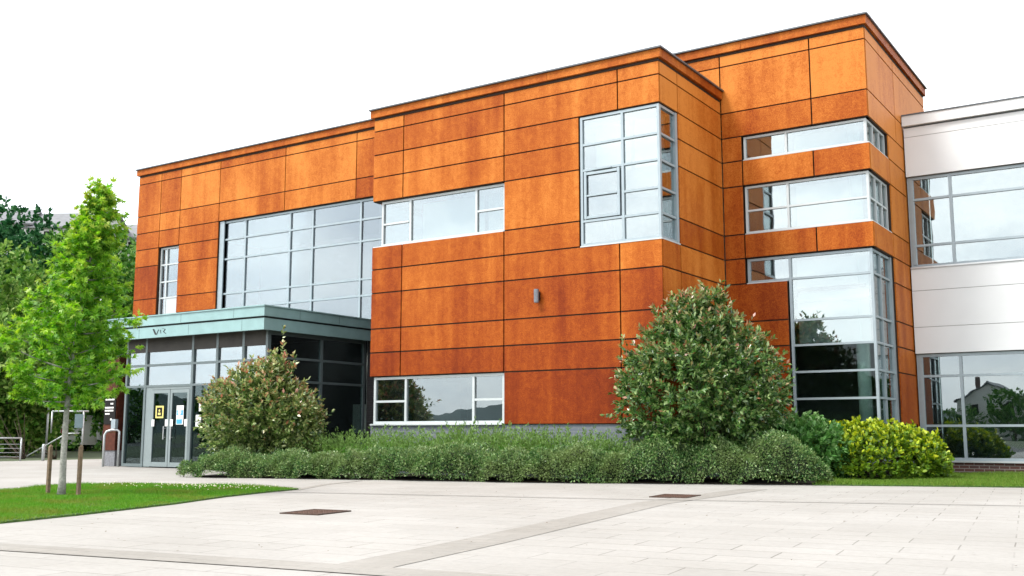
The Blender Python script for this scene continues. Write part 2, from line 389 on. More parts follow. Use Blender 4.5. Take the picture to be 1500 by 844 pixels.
GAP = .0175
def clad(name, face, cells, bias=0., mat_=None, back=None, gap=GAP, parent=B):
    """cells: (u0,u1,z0,z1[,rust and light tone]).  face: ('y', y0) looks towards -Y ; ('x', x0) looks towards +X"""
    mb = MB(); ax, c = face
    for cell in cells:
        u0, u1, z0, z1 = cell[:4]
        a = cell[4] if len(cell) > 4 else min(1, max(0, random.gauss(.52, .11) + bias + (.5 * (z0 + z1) - 6.2) * .080))  # random rust tone; the height slope mixes weathering with a painted light gradient
        g = gap
        if ax == 'y':
            mb.box(u0 + g, u1 - g, c, c + .03, z0 + g, z1 - g, 0, a); mb.box(u0 + .002, u1 - .034, c + .033, c + .30, z0, z1, 1)
        else:
            mb.box(c - .03, c, u0 + g, u1 - g, z0 + g, z1 - g, 0, a); mb.box(c - .30, c - .0335, u0 + .034, u1 - .002, z0, z1, 1)
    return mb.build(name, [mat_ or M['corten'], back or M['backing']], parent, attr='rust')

def cols(us, zs, skip=()):
    out = []
    for i in range(len(us) - 1):
        for k in range(len(zs) - 1): out.append((us[i], us[i + 1], zs[k], zs[k + 1]))
    return out
v = LV
# --- mid block front
c01 = [v['c'], v['d'], v['e'], v['f'], v['g'], v['h']]; up01 = [v['j'], v['k'], v['l'], v['m'], TOPM]
cells = cols([XM, -7.33, -4.169], c01) + cols([XM, -7.33, -4.169], up01)
c2 = [v['b'], v['c'], v['d'], v['e'], v['f'], v['g']]
cells += cols([-4.169, -1.05], c2) + cols([-1.05, 0], c2)
cells += cols([-4.169, -2.07], [v['g'], v['h'], v['j'], v['k'], v['l']])
cells += cols([-4.169, -1.05, 0], [v['l'], v['m'], TOPM])
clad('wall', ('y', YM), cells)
# --- mid block right side
rz = [v['b'], v['c'], v['d'], v['e'], v['f'], v['g']]
cells = cols([.033, .97, YT], rz) + cols([.97, YT], [v['g'], v['h'], v['j'], v['k'], v['l']]) + cols([.033, .97, YT], [v['l'], v['m'], TOPM])
clad('wall', ('x', 0.), cells, .30)  # bias paints this side lighter, light put into the panel colour
# --- mid block left side
for z0, z1, mm in ((v['c'], v['h'], 'engbrick'), (v['j'], TOPM, 'corten')):
    mb = MB(); mb.box(XM + .002, XM + .3, .34, YT, z0, z1, 0, .5); mb.build('wall', [M[mm]], B, attr='rust')
# --- left wing front
LX = [XL, -21.75, -20.644, -18.567, -15.367, -12.212, XM]
zt = [v['l'], v['m'], 10.205, TOPT]
cells = cols(LX[:2], [0.02, 1.2, 2.44, 3.68, v['g'], v['h'], v['j'], v['k']] + zt) + cols(LX[1:3], [v['k']] + zt) + cols(LX[1:3], [0.02, 1.2, 2.44, 3.68, 4.4])
cells += cols(LX[2:4], [0.02, 1.2, 2.44, 3.68, v['g'], v['h'], v['j'], v['k']] + zt) + cols(LX[3:7], zt)
mb = MB(); mb.box(-11.6, XM + .3, YT, YT + .3, .02, 4.44); mb.build('wall', M['engbrick'], B)
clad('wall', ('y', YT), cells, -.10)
# --- tower front
T0 = .53; T1 = 1.56; TB = 2.296
cells = cols([0.004, TB, X2], zt) + cols([0.004, T0], [v['g'], v['h'], v['j'], v['k'], v['l']])
cells += cols([T0, TB, X2], [v['j'], v['k']]) + cols([T0, TB, X2], [v['g'], v['h']])
cells += cols([0.004, T0], [v['f'], v['g']]) + cols([0.004, T1], [v['b'], v['c'], v['d'], v['e'], v['f']])
cells += cols([XM, -5.2, -1.75, 0.004], [v['m'], 10.205, TOPT])
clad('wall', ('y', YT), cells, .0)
# --- tower right side (runs on behind the white wing)
TE = 5.44; TK = 9.98; y0 = YT + .033
cells = cols([y0, 6.3, TK], zt) + cols([y0, TE], [v['j'], v['k']]) + cols([y0, TE], [v['g'], v['h']])
cells += cols([TE, YW + .1], [v['b'], v['c'], v['d'], v['e'], v['f'], v['g'], v['h'], v['j'], v['k'], v['l']])
cells += cols([YW + .1, TK], [.1, v['g'], v['l']])
clad('wall', ('x', X2), cells, .26)  # bias lifts the colour of this face too, as painted light
# west and rear walls close the volume
mb = MB(); mb.box(XL + .002, XL + .3, YT + .31, TK, 0, TOPT, 0, .5); mb.build('wall', [M['corten']], B, attr='rust')
mb = MB(); mb.box(XL + .31, X2 - .31, TK - .3, TK, 0, TOPT, 0, .5); mb.build('wall', [M['corten']], B, attr='rust')
# parapets
def parapet(boxes, name='parapet'):
    mb = MB()
    for (x0, x1, y0_, y1, z0, z1, mi, a) in boxes: mb.box(x0, x1, y0_, y1, z0, z1, mi, a)
    return mb.build(name, [M['corten'], M['cap'], M['backing']], B, attr='rust')
z = TOPM + .03
bx = []
bx += [(XM + .02, -.02, .008, YT + .0, z - .032, z + .03, 2, 0)]
for x0, x1 in ((XM - .08, -6.0), (-6.0, -2.9), (-2.9, .062)): bx.append((x0 + .004, x1 - .004, -.065, .05, z + .03, z + .225, 0, .62))
bx += [(-.06, .062, .055, YT - .01, z + .03, z + .225, 0, .5), (XM - .085, XM + .06, .055, YT, z + .03, z + .225, 0, .5)]
bx += [(XM - .11, .11, -.12, .10, z + .228, z + .264, 1, 0), (-.10, .112, .102, YT - .01, z + .228, z + .264, 1, 0), (XM - .112, XM + .1, .102, YT - .01, z + .228, z + .264, 1, 0)]
parapet(bx)
z = TOPT + .03
bx = [(XL + .02, X2 - .008, YT + .008, TK, z - .032, z + .03, 2, 0)]
for x0, x1 in ((XL - .08, -19.5), (-19.5, -15.4), (-15.4, -11.2), (-11.2, -7), (-7, -3.2), (-3.2, .6), (.6, X2 + .062)): bx.append((x0 + .004, x1 - .004, YT - .065, YT + .05, z + .03, z + .238, 0, .6))
bx += [(X2 - .06, X2 + .062, YT + .055, TK + .02, z + .03, z + .238, 0, .45), (XL - .085, XL + .06, YT + .055, TK + .02, z + .03, z + .238, 0, .5)]
bx += [(XL - .11, X2 + .11, YT - .12, YT + .10, z + .241, z + .278, 1, 0), (X2 - .10, X2 + .112, YT + .102, TK + .03, z + .241, z + .278, 1, 0), (XL - .112, XL + .1, YT + .102, TK + .03, z + .241, z + .278, 1, 0)]
parapet(bx)
mb = MB(); mb.box(XM + .05, -.05, .1, YT, TOPM - .2, TOPM - .01); mb.box(XL + .31, X2 - .31, YT + .31, TK - .31, TOPT - .2, TOPT - .01)
mb.build('roof', M['cap'], B)
# plinths
mb = MB(); mb.box(XM + .03, -.03, .045, .30, 0, 1.20); mb.box(-.33, -.031, .301, YT, 0, 1.2); mb.box(.002, 1.55, YT + .045, YT + .3, 0, 1.2); mb.box(XM + .032, XM + .3, .301, YT, 0, 1.2)
mb.box(1.551, X2 - .032, YT + .05, YT + .3, 0, .32); mb.box(X2 - .3, X2 - .033, YT + .301, YW, 0, .32); mb.box(X2 - .3, X2 - .034, TE, YW, .321, 1.2)
mb.build('plinth', M['plinth'], B)
# interior: floors, ceilings, back walls
mb = MB()
for zf in (.05, 4.45):
    mb.box(XL + .4, X2 - .32, YT + .32, TK - .35, zf - .1, zf, 1); mb.box(XM + .32, -.32, .32, YT + .31, zf - .1, zf + .0, 1)
mb.box(XL + .4, X2 - .32, YT + .32, TK - .35, 4.10, 4.13, 2); mb.box(XM + .32, -.32, .32, YT + .31, 4.10, 4.13, 2)
mb.box(XL + .4, X2 - .32, YT + .32, TK - .35, 8.62, 8.65, 2); mb.box(XM + .32, -.32, .32, YT + .31, 8.62, 8.65, 2)
mb.box(XL + .4, X2 - .4, TK - .55, TK - .36, .06, 8.6, 0)
for xp in (-12.6, -6.2, -.6): mb.box(xp, xp + .12, YT + 1.6, TK - .56, 4.46, 8.6, 0)
mb.box(-.60, -.48, 1.6, YT + 1.59, 4.46, 8.6, 0); mb.box(-6.2, -6.08, YT + 1.6, TK - .56, .06, 4.09, 0)
mb.build('interior', [M['inner'], M['carpet'], M['ceil']], B)
for x, y_, z0, z1 in ((3.12, 4.12, .06, 4.09), (3.12, 4.12, 4.46, 8.6), (-7.55, .62, .06, 4.09), (-12.2, 4.5, .06, 4.09)):
    mb = MB(); mb.tube([(x, y_, z0), (x, y_, z1)], .15, 20); mb.build('column', M['column'], B, smooth=True)

# --- windows
class Win:
    def __init__(s, fm='frame', gm='glass', w=.055): s.f = MB(); s.g = MB(); s.b = MB(); s.s = MB(); s.w = w; s.fm = fm; s.gm = gm; s.gl = MB()
    def bar(s, ax, c, u0, u1, z0, z1, d=.09):
        if ax == 'y': s.f.box(u0, u1, c, c + d, z0, z1)
        else: s.f.box(c - d, c, u0, u1, z0, z1)
    def fill(s, ax, c, u0, u1, z0, z1, dep=.045, mb=None, th=.008):
        mb = mb or s.g
        if ax == 'y': mb.box(u0, u1, c + dep, c + dep + th, z0, z1)
        else: mb.box(c - dep - th, c - dep, u0, u1, z0, z1)
    def grid(s, ax, c, u0, u1, z0, z1, mulls=(), trans=(), sides=(1, 1), glaze=True):
        w = s.w; h = w / 2
        if sides[0]: s.bar(ax, c, u0, u0 + w, z0, z1)
        if sides[1]: s.bar(ax, c, u1 - w, u1, z0, z1)
        a = u0 + (w if sides[0] else 0); b = u1 - (w if sides[1] else 0)
        s.bar(ax, c + (.003 if ax == 'y' else -.003), a, b, z0, z0 + w); s.bar(ax, c + (.003 if ax == 'y' else -.003), a, b, z1 - w, z1)
        for mu in mulls: s.bar(ax, c + (.001 if ax == 'y' else -.001), mu - h, mu + h, z0 + w, z1 - w)
        edges = [a] + [q for mu in mulls for q in (mu - h, mu + h)] + [b]
        for tz in trans:
            if isinstance(tz, tuple): tz, t0, t1 = tz
            else: t0, t1 = a, b
            for k in range(0, len(edges), 2):
                e0, e1 = max(edges[k], t0), min(edges[k + 1], t1)
                if e1 - e0 > .02: s.bar(ax, c + (.004 if ax == 'y' else -.004), e0, e1, tz - h * .85, tz + h * .85)
        if glaze: s.fill(ax, c, a - .01, b + .01, z0 + w - .01, z1 - w + .01)
    def sill(s, ax, c, u0, u1, z, d=.12, th=.035):
        if ax == 'y': s.s.box(u0, u1, c - .0, c + d, z - th, z)
        else: s.s.box(c - d, c + .0, u0, u1, z - th, z)
    def done(s, label=None):
        o = s.f.build('window', M[s.fm], B)
        if label: o['label'] = label
        s.g.build('pane', M[s.gm], o)
        if s.gl.f: s.gl.build('pane', M['glass_low'], o)
        if s.s.f: s.s.build('sill', M['whiteframe'], o)
        if s.b.f: s.b.build('blind', M['blind'], o)
        return o
# ground floor ribbon window of the mid block
w = Win('whiteframe', 'glass_wing', .065); c = .07
w.grid('y', c, XM + .10, -4.19, 1.235, 2.425, (-7.2, -5.1), ((1.805, XM, -7.2), (1.805, -5.1, -4.1)))
w.sill('y', -.02, XM + .06, -4.185, 1.235, .30); w.done('low ground floor ribbon window')
# upper ribbon window of the mid block (turns the left corner)
w = Win('whiteframe', 'glass', .06); c = .10
w.grid('y', c, XM + .24, -4.19, v['h'] + .01, v['j'] - .012, (-7.15, -5.06), ((6.44, XM, -7.2), (6.44, -5.06, -4.1)))
w.sill('y', .012, XM + .03, -4.19, v['h'] + .012, .10)
w.b.box(-7.08, -5.12, .55, .56, v['h'] + .1, v['j'] - .1); w.b.box(-5.0, -4.3, .55, .56, v['h'] + .1, v['j'] - .1)
mbx = w.f
for ya in (.2, 1.9, 3.4): mbx.box(XM + .24, XM + .30, ya, ya + .06, v['h'] + .01, v['j'] - .01)
mbx.box(XM + .24, XM + .30, .26, 3.4, v['h'] + .01, v['h'] + .07); mbx.box(XM + .24, XM + .30, .26, 3.4, v['j'] - .07, v['j'] - .012)
w.g.box(XM + .27, XM + .278, .26, 3.4, v['h'] + .07, v['j'] - .07)
w.done('upper ribbon window beneath the parapet panels')
# corner window of the mid block
w = Win('frame', 'glass', .06); c = .035; z0, z1 = v['g'] + .012, v['l'] - .02
tr = (7.635, 7.03, (6.40, -1.0, .1), 5.83)
w.grid('y', c, -2.055, -.035, z0, z1, (-.965,), tr)
w.grid('x', -.036, c + .092, .955, z0, z1, (), (7.635, 7.03, 6.40, 5.83), (0, 0)); w.bar('x', -.02, .85, .962, z0, z1, .1)
# opening casement in the left bay
for a in ((-1.96, -1.90, 5.88, 6.99), (-1.10, -1.04, 5.88, 6.99)): w.f.box(a[0], a[1], c - .012, c + .03, a[2], a[3])
for a in ((5.88, 5.94), (6.91, 6.97), (6.40, 6.44)): w.f.box(-1.895, -1.105, c - .010, c + .03, *a)
w.f.box(-1.75, -1.25, c - .022, c - .005, 7.005, 7.045)
w.sill('y', -.01, -2.055, -.0, z0, .14, .03); w.sill('x', .008, .132, .96, z0, .14, .03)
w.b.box(-1.92, -1.02, .55, .56, 7.05, 8.2); w.b.box(-.90, -.16, .55, .56, 7.05, 8.2)
w.done('tall corner window with an opening casement')
# tower windows
def tower(z0, z1, tr, label, blind=None):
    w = Win('whiteframe', 'glass', .055); c = YT + .085; cx = X2 - .085
    w.grid('y', c, T0 + .015, cx, z0 + .01, z1 - .015, (1.615,), tr)
    w.grid('x', cx - .001, c + .095, TE - .02, z0 + .01, z1 - .015, (4.3, 4.9), tr, (0, 1))
    w.sill('y', YT + .012, T0 + .015, X2 - .012, z0 + .012, .10, .022); w.sill('x', X2 - .012, YT + .113, TE - .02, z0 + .012, .10, .022)
    if blind:
        for b0, b1 in blind: w.b.box(b0, b1, c + .40, c + .41, z0 + .08, z1 - .08)
    return w.done(label)
tower(v['k'], v['l'], (), 'shallow top corner window of the tower', [(1.7, 3.2)])
tower(v['h'], v['j'], (6.43,), 'middle corner window of the tower with one transom', [(1.7, 3.2)])
w = Win('frame', 'glass', .06); c = YT + .085; cx = X2 - .085; z1 = v['g'] - .015
w.grid('y', c, T0 + .02, T1 + .01, v['f'] + .01, z1, (), (), (1, 0))
w.sill('y', YT + .012, T0 + .02, T1 - .005, v['f'] + .012, .08, .022)
w.grid('y', c, T1 + .012, cx, .33, z1, (), (4.66, 3.655, 3.06, 2.43, 1.80, 1.1), glaze=False)
w.fill('y', c, T1 + .05, cx - .05, 3.06, z1 - .05); w.fill('y', c, T1 + .05, cx - .05, .38, 3.06, mb=w.gl)
w.grid('x', cx - .001, c + .095, TE - .02, .33, z1, (4.42,), (4.66, 3.655, 3.06, 2.43, 1.80, 1.1), (0, 0)); w.bar('x', cx + .02, TE - .16, TE - .015, .33, z1, .12)
w.b.box(T1 + .12, 3.35, c + .28, c + .29, 3.12, z1 - .1)
w.done('tall corner window rising from the shrubs')
# left wing windows
w = Win('frame', 'glass_soft', .07); c = YT + .11
w.grid('y', c, -18.555, XM - .01, 4.46, v['l'] - .015, (-17.32, -15.19, -14.16, -12.08, -10.9), (7.66, 6.97, 5.76, 5.24))
w.f.box(-18.555, -18.33, c - .05, c - .01, 4.46, v['l'] - .015)
w.done('large gridded window above the canopy')
w = Win('whiteframe', 'glass_soft', .06)
w.grid('y', c, -21.74, -20.655, 4.42, v['k'] - .012, (-21.40,), (7.06, 6.43, 5.845))
w.f.box(-21.38, -20.72, c + .02, c + .035, 4.48, 5.82)
w.done('narrow upright window near the left end')

# --- canopy and entrance
CX0, CX1, CY = -18.05, -11.30, -.935
mb = MB()
mb.box(CX0, CX1, CY, YT - .01, 4.14, 4.40)
mb.box(CX0 - .03, CX1 + .03, CY - .03, YT - .011, 4.403, 4.435)
mb.box(CX0 + .09, CX1 - .09, CY + .09, YT - .012, 4.08, 4.137, 1)
mb.box(CX0 + .035, CX1 - .035, CY + .035, CY + .13, 3.775, 4.09); mb.box(CX1 - .13, CX1 - .035, CY + .132, YT - .012, 3.775, 4.09); mb.box(CX0 + .035, CX0 + .13, CY + .132, YT - .012, 3.775, 4.09)
for x in (-16.9, -14.7, -12.5): mb.box(x, x + .006, CY - .003, CY + .05, 4.15, 4.395, 1); mb.box(x + .3, x + .306, CY + .032, CY + .08, 3.79, 4.08, 1)
for y_ in (.4, 2.0): mb.box(CX1 - .05, CX1 + .003, y_, y_ + .006, 4.15, 4.395, 1)
can = mb.build('canopy', [M['copper'], M['dark']], B)
mb = MB(); mb.box(CX0 + .131, CX1 - .131, CY + .131, YT - .012, 3.90, 3.94)
for i in range(9):
    y_ = CY + .25 + i * .47; mb.box(CX0 + .14, CX1 - .14, y_, y_ + .012, 3.895, 3.90)
mb.build('soffit', M['soffit'], can)
mb = MB()   # faded emblem strokes left on the lower fascia
def stroke(x0, z0, x1, z1, w_):
    mb.add([(x0, CY + .033, z0), (x0 + w_, CY + .033, z0), (x1 + w_, CY + .033, z1), (x1, CY + .033, z1),
            (x0, CY + .026, z0), (x0 + w_, CY + .026, z0), (x1 + w_, CY + .026, z1), (x1, CY + .026, z1)],
           [(4, 5, 6, 7), (0, 3, 2, 1), (0, 1, 5, 4), (1, 2, 6, 5), (2, 3, 7, 6), (3, 0, 4, 7)])
for a in ((-15.98, 4.03, -15.86, 3.86, .07), (-15.80, 3.86, -15.72, 4.00, .025), (-15.64, 3.99, -15.60, 3.88, .02), (-15.56, 4.03, -15.42, 4.0, .03), (-15.42, 4.0, -15.50, 3.93, .03), (-15.5, 3.93, -15.38, 3.86, .03)): stroke(*a)
mb.build('emblem', M['dark'], can)
VX0, VX1, VY, VZ = -17.74, -11.64, -.45, 3.895
w = Win('darkframe', 'glass_mid', .075)
fr = w.f; lowl = MB(); hd = MB()
def vb(x0, x1, z0, z1, d=.10, y=VY): fr.box(x0, x1, y, y + d, z0, z1)
MU = [-16.80, -14.71, -13.67, -12.6]
vb(VX0, VX0 + .08, 0.01, VZ, .12); vb(VX1 - .08, VX1, .01, VZ, .12)
for x in MU: vb(x - .045, x + .045, .01, VZ, .115, VY - .002)
edges = [VX0 + .08] + [q for x in MU for q in (x - .045, x + .045)] + [VX1 - .08]
for k in range(0, len(edges), 2):
    a, b = edges[k], edges[k + 1]
    for tz in (2.385, 3.01): vb(a, b, tz - .032, tz + .032)
    hd.box(a, b, VY + .004, VY + .09, VZ - .49, VZ - .001)
    if not (a < -15.6 < b): vb(a, b, .012, .10)
    w.g.box(a - .01, b + .01, VY + .05, VY + .058, 2.41, VZ - .48)
    if not (a < -15.6 < b): (lowl if b < -16 else w.gl).box(a - .01, b + .01, VY + .05, VY + .058, .09, 2.36)
o = w.done('glazed entrance lobby screen with the doors'); lowl.build('pane', M['glass_low'], o); hd.build('head_panel', M['soffit'], o)
w = Win('darkframe', 'glass_low', .075); fr = w.f
# side glazing
for y_ in (1.68, 3.53): fr.box(VX1 - .10, VX1 + .001, y_ - .04, y_ + .04, .01, VZ)
for a, b in ((VY + .121, 1.64), (1.72, 3.49)):
    for tz in (2.44, 3.08): fr.box(VX1 - .10, VX1 - .002, a, b, tz - .032, tz + .032)
    fr.box(VX1 - .1, VX1 - .002, a, b, VZ - .2, VZ); fr.box(VX1 - .1, VX1 - .002, a, b, .012, .10)
    w.g.box(VX1 - .06, VX1 - .052, a - .01, b + .01, .09, VZ - .19)
w.done('glazed side screen of the entrance lobby')
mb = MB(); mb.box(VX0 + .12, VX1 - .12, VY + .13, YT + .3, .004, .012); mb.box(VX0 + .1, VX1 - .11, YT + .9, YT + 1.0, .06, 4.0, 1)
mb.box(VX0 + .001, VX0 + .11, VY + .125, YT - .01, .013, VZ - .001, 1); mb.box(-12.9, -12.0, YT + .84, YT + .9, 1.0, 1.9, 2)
mb.build('lobby', [M['carpet'], M['dark'], M['inner']], B)
# doors
DX = -15.64
for sgn, x0, x1 in ((-1, -16.46, DX - .012), (1, DX + .012, -14.80)):
    d = MB(); y_ = VY + .012
    st = .085
    d.box(x0, x0 + st, y_, y_ + .05, .03, 2.27); d.box(x1 - st, x1, y_, y_ + .05, .03, 2.27)
    d.box(x0 + st, x1 - st, y_ + .002, y_ + .05, .03, .16); d.box(x0 + st, x1 - st, y_ + .002, y_ + .05, 2.17, 2.27)
    o = d.build('door', M['doorframe'], B)
    g = MB(); g.box(x0 + st - .01, x1 - st + .01, y_ + .02, y_ + .028, .15, 2.18); g.build('pane', M['glass_low'], o)
    h = MB(); hx = x1 - .15 if sgn < 0 else x0 + .15
    h.tube([(hx, y_ - .06, .82), (hx, y_ - .06, 1.20)], .016, 10); h.tube([(hx, y_ - .06, .88), (hx, y_ + .01, .88)], .011, 8); h.tube([(hx, y_ - .06, 1.14), (hx, y_ + .01, 1.14)], .011, 8)
    h.build('handle', M['silver'], o)
    ix = x1 - .10 if sgn < 0 else x0 + .10; ox = x0 + .10 if sgn < 0 else x1 - .10
    for q in (ix, ox):
        pl = MB(); pl.box(q - .06, q + .06, y_ - .006, y_ - .001, 1.20, 1.40); pl.build('push_plate', M['paper'], o)
    if sgn < 0:
        s1 = MB(); s1.box(-16.28, -15.92, y_ + .010, y_ + .014, 1.44, 1.80, 0)
        s1.box(-16.22, -15.98, y_ + .006, y_ + .009, 1.49, 1.75, 1)
        s1.tube([(-16.10, y_ + .0035, 1.66), (-16.10, y_ + .0055, 1.66)], .035, 14, 0); s1.box(-16.16, -16.04, y_ + .003, y_ + .0055, 1.53, 1.60, 0)
        s1.build('notice', [M['yellow'], M['black']], o)['label'] = 'yellow bordered dark notice'
    else:
        s1 = MB(); s1.box(-15.34, -15.03, y_ + .010, y_ + .014, 1.25, 1.80, 0)
        s1.box(-15.32, -15.05, y_ + .006, y_ + .009, 1.52, 1.66, 1); s1.box(-15.32, -15.08, y_ + .006, y_ + .009, 1.27, 1.40, 1); s1.tube([(-15.2, y_ + .004, 1.6), (-15.2, y_ + .0055, 1.6)], .075, 14, 0)
        s1.build('notice', [M['paper'], M['blue']], o)['label'] = 'blue and white notice'
mb = MB()
mb.box(-16.752, -16.465, VY + .02, VY + .06, .02, 2.35); mb.box(-14.796, -14.76, VY + .02, VY + .06, .02, 2.35); mb.box(-16.463, -14.798, VY + .02, VY + .06, 2.28, 2.352)
mb.build('door_frame', M['doorframe'], B)
mb = MB(); mb.box(-14.50, -14.28, VY + .03, VY + .046, 1.18, 1.52); mb.build('notice', M['paper'], B)
mb = MB(); mb.box(-14.38, -14.12, VY + .03, VY + .046, 1.62, 1.95); mb.build('notice', M['paper'], B)

# --- wall lamp on the mid block
t = thing('wall_lamp', 'small grey cylinder wall lamp fixed to the rusted wall', 'wall lamp', (-3.18, -.11, 4.0))
mb = MB(); mb.tube([(-3.18, -.11, 4.03), (-3.18, -.11, 4.33)], .062, 20); mb.tube([(-3.18, -.11, 4.012), (-3.18, -.11, 4.03)], .05, 20)
mb.build('lamp_body', simple('dark grey lamp paint', (.17, .18, .20), .35, .5), t, smooth=False)
mb = MB(); mb.box(-3.22, -3.14, -.06, .0, 4.08, 4.28); mb.build('bracket', M['black'], t)

# ================================================================== WHITE WING
Wg = thing('white_building_wing', 'white metal clad two storey wing with long window bands beside the rusted tower', 'building')
XE = 15.0; x0 = X2 + .035
def white_wall(cells):
    mb = MB()
    for a, b, z0, z1 in cells:
        mb.box(a + .002, b - .002, YW, YW + .04, z0 + .007, z1 - .007, 0); mb.box(a, b, YW + .012, YW + .3, z0 - .0, z1, 1)
    return mb.build('wall', [M['white'], M['whitejoint']], Wg)
white_wall([(x0, XE, 7.56, 8.61), (x0, XE, 8.61, 8.86), (x0, XE, 4.585, 5.185), (x0, XE, 3.655, 4.585), (x0, XE, 2.985, 3.655)])
mb = MB(); mb.box(x0, XE, YW + .3, TK, 8.5, 8.84, 0); mb.build('roof', M['cap'], Wg)
mb = MB(); mb.box(X2 + .02, XE, YW - .09, YW + .12, 8.90, 9.165, 0); mb.box(X2 + .02, XE, YW - .115, YW + .15, 9.168, 9.20, 1); mb.box(x0, XE, YW + .02, YW + .2, 8.862, 8.898, 1)
mb.build('parapet', [M['white'], M['cap']], Wg)
mb = MB(); mb.box(x0, XE, YW + .03, YW + .3, 0, .285); mb.build('plinth', M['brick'], Wg)
def wing_window(z0, z1, tr, label, gm, lowglass=False):
    w = Win('frame', gm, .07); c = YW + .09
    w.grid('y', c, x0, XE, z0, z1, (4.68, 7.7, 10.7), tr)
    w.f.box(x0 + .071, x0 + .14, c - .02, c + .05, z0 + .075, z1 - .075)
    w.sill('y', YW - .03, x0, XE, z0 + .0, .14, .04)
    o = w.f.build('window', M['frame'], Wg); o['label'] = label
    w.g.build('pane', M[gm], o); w.s.build('sill', M['silver'], o)
wing_window(5.195, 7.55, (6.96, 5.755), 'upper band window', 'glass')
wing_window(.335, 2.975, (2.42, 1.185), 'ground floor band window', 'glass_wing')
mb = MB(); mb.box(x0, XE, YW + .31, TK, .02, .06, 1); mb.box(x0, XE, YW + .31, TK, 4.2, 4.4, 1); mb.box(x0, XE, TK - .1, TK, .07, 8.4, 0); mb.box(x0, XE, YW + .31, TK - .12, 4.05, 4.19, 2)
mb.box(XE - .2, XE, YW + .31, TK, 0, 8.4, 0)
mb.build('interior', [M['inner'], M['carpet'], M['ceil']], Wg)

# ================================================================== SIGN PIER, RAIL
t = thing('sign_pier', 'rusted steel pier with black lettered plate on a grey stone foot left of the doors', 'sign pier', (-18.62, -.15, 0))
mb = MB()
for z0, z1 in ((.47, 1.03), (1.03, 1.26), (2.12, 2.60), (2.60, 3.4)): mb.box(-18.92, -18.30, -.30, .25, z0 + .006, z1 - .006, 0, .12)
mb.box(-18.91, -18.31, -.29, .24, 1.255, 2.125, 0, .1)
mb.build('pier_cladding', M['shaded_rust'], t)
mb = MB(); mb.box(-18.90, -18.32, -.27, .22, 0, .474); mb.build('foot', M['stone'], t)
mb = MB(); mb.box(-18.88, -18.33, -.322, -.301, 1.27, 2.11); o = mb.build('sign_plate', M['black'], t)
r_ = random.Random(3)
for zz, xa, xb, hh in ((2.03, -18.84, -18.40, .045), (1.90, -18.58, -18.44, .05), (1.78, -18.84, -18.42, .05), (1.69, -18.84, -18.42, .05), (1.59, -18.82, -18.60, .045), (1.42, -18.56, -18.49, .06)):
    x = xa; mb = MB(); mb.box(xa, xb, -.3232, -.3222, zz - .004, zz + .004)
    while x < xb:
        l = r_.uniform(.035, .09) if zz < 2 else .5; mb.box(x, min(xb, x + l), -.327, -.3225, zz - hh / 2, zz + hh / 2); x += l + .016
    mb.build('lettering', M['sign_white'], o)
t = thing('guard_rail', 'pale grey tubular hoop rail at the left edge of the entrance', 'guard rail', (-18.05, -.9, 0))
mb = MB(); mb.tube([(-18.20, -.75, 0), (-18.20, -.75, .95), (-18.16, -.71, 1.05), (-18.05, -.62, 1.10), (-17.92, -.52, 1.10), (-17.86, -.48, 1.05), (-17.86, -.48, 0)], .035, 12)
mb.build('rail', M['steel'], t, smooth=True)
mb = MB(); mb.box(-18.12, -17.92, -.60, -.50, 1.14, 1.42); mb.build('access_box', M['frame'], t)

# ================================================================== COVERS
def cover(cx, cy, sx, sy, label):
    t = thing('drain_cover', label, 'drain cover', (cx, cy, 0), 'rusted covers set in the paving')
    def rot(x, y): return (cx + x * math.cos(PAVROT) - y * math.sin(PAVROT), cy + x * math.sin(PAVROT) + y * math.cos(PAVROT))
    mb = MB(); a, b = sx / 2, sy / 2; f = .035
    for (x0_, x1_, y0_, y1_) in ((-a, a, -b, -b + f), (-a, a, b - f, b), (-a, -a + f, -b + f, b - f), (a - f, a, -b + f, b - f)):
        mb.prism([rot(x0_, y0_), rot(x1_, y0_), rot(x1_, y1_), rot(x0_, y1_)], -.03, .010)
    mb.build('rim', M['rust_frame'], t)
    mb = MB(); g = f + .006
    mb.prism([rot(-a + g, -b + g), rot(a - g, -b + g), rot(a - g, b - g), rot(-a + g, b - g)], -.03, .006)
    for i in range(6):
        for j in range(6):
            x, y = -a + .1 + i * (sx - .2) / 5, -b + .1 + j * (sy - .2) / 5; q = .028
            mb.prism([rot(x - q, y - q * .4), rot(x + q, y - q * .4), rot(x + q, y + q * .4), rot(x - q, y + q * .4)], .0062, .010)
    mb.build('plate', M['rust_iron'], t)
cover(-.13, -10.40, .60, .72, 'red brown iron cover in the paving, nearer the lawn')
cover(2.33, -4.72, .62, .80, 'brown iron cover in the paving, on the grey band near the hedge')

# ================================================================== PLANTS
LEAF_LONG = (np.array([(0, 0, 0), (.45, .22, .05), (1, 0, -.05), (.45, -.22, .05)]), [(0, 1, 2, 3)])
LEAF_OVAL = (np.array([(0, 0, 0), (.28, .27, .05), (.72, .24, .03), (1, 0, -.04), (.72, -.24, .03), (.28, -.27, .05)]), [(0, 1, 2, 3, 4, 5)])
def star():
    P = [(0, 0, 0)]; angs = [-75, -38, 0, 38, 75]; ls = [.55, .85, 1.0, .85, .55]; pts = []
    for i, (a, l) in enumerate(zip(angs, ls)):
        pts.append((l * math.cos(R(a)), l * math.sin(R(a)), -.12 * l))
        if i < 4:
            b = (a + angs[i + 1]) / 2; pts.append((.42 * math.cos(R(b)), .42 * math.sin(R(b)), .03))
    return np.array([(0, 0, 0)] + pts), [tuple(range(10))]
LEAF_STAR = star()

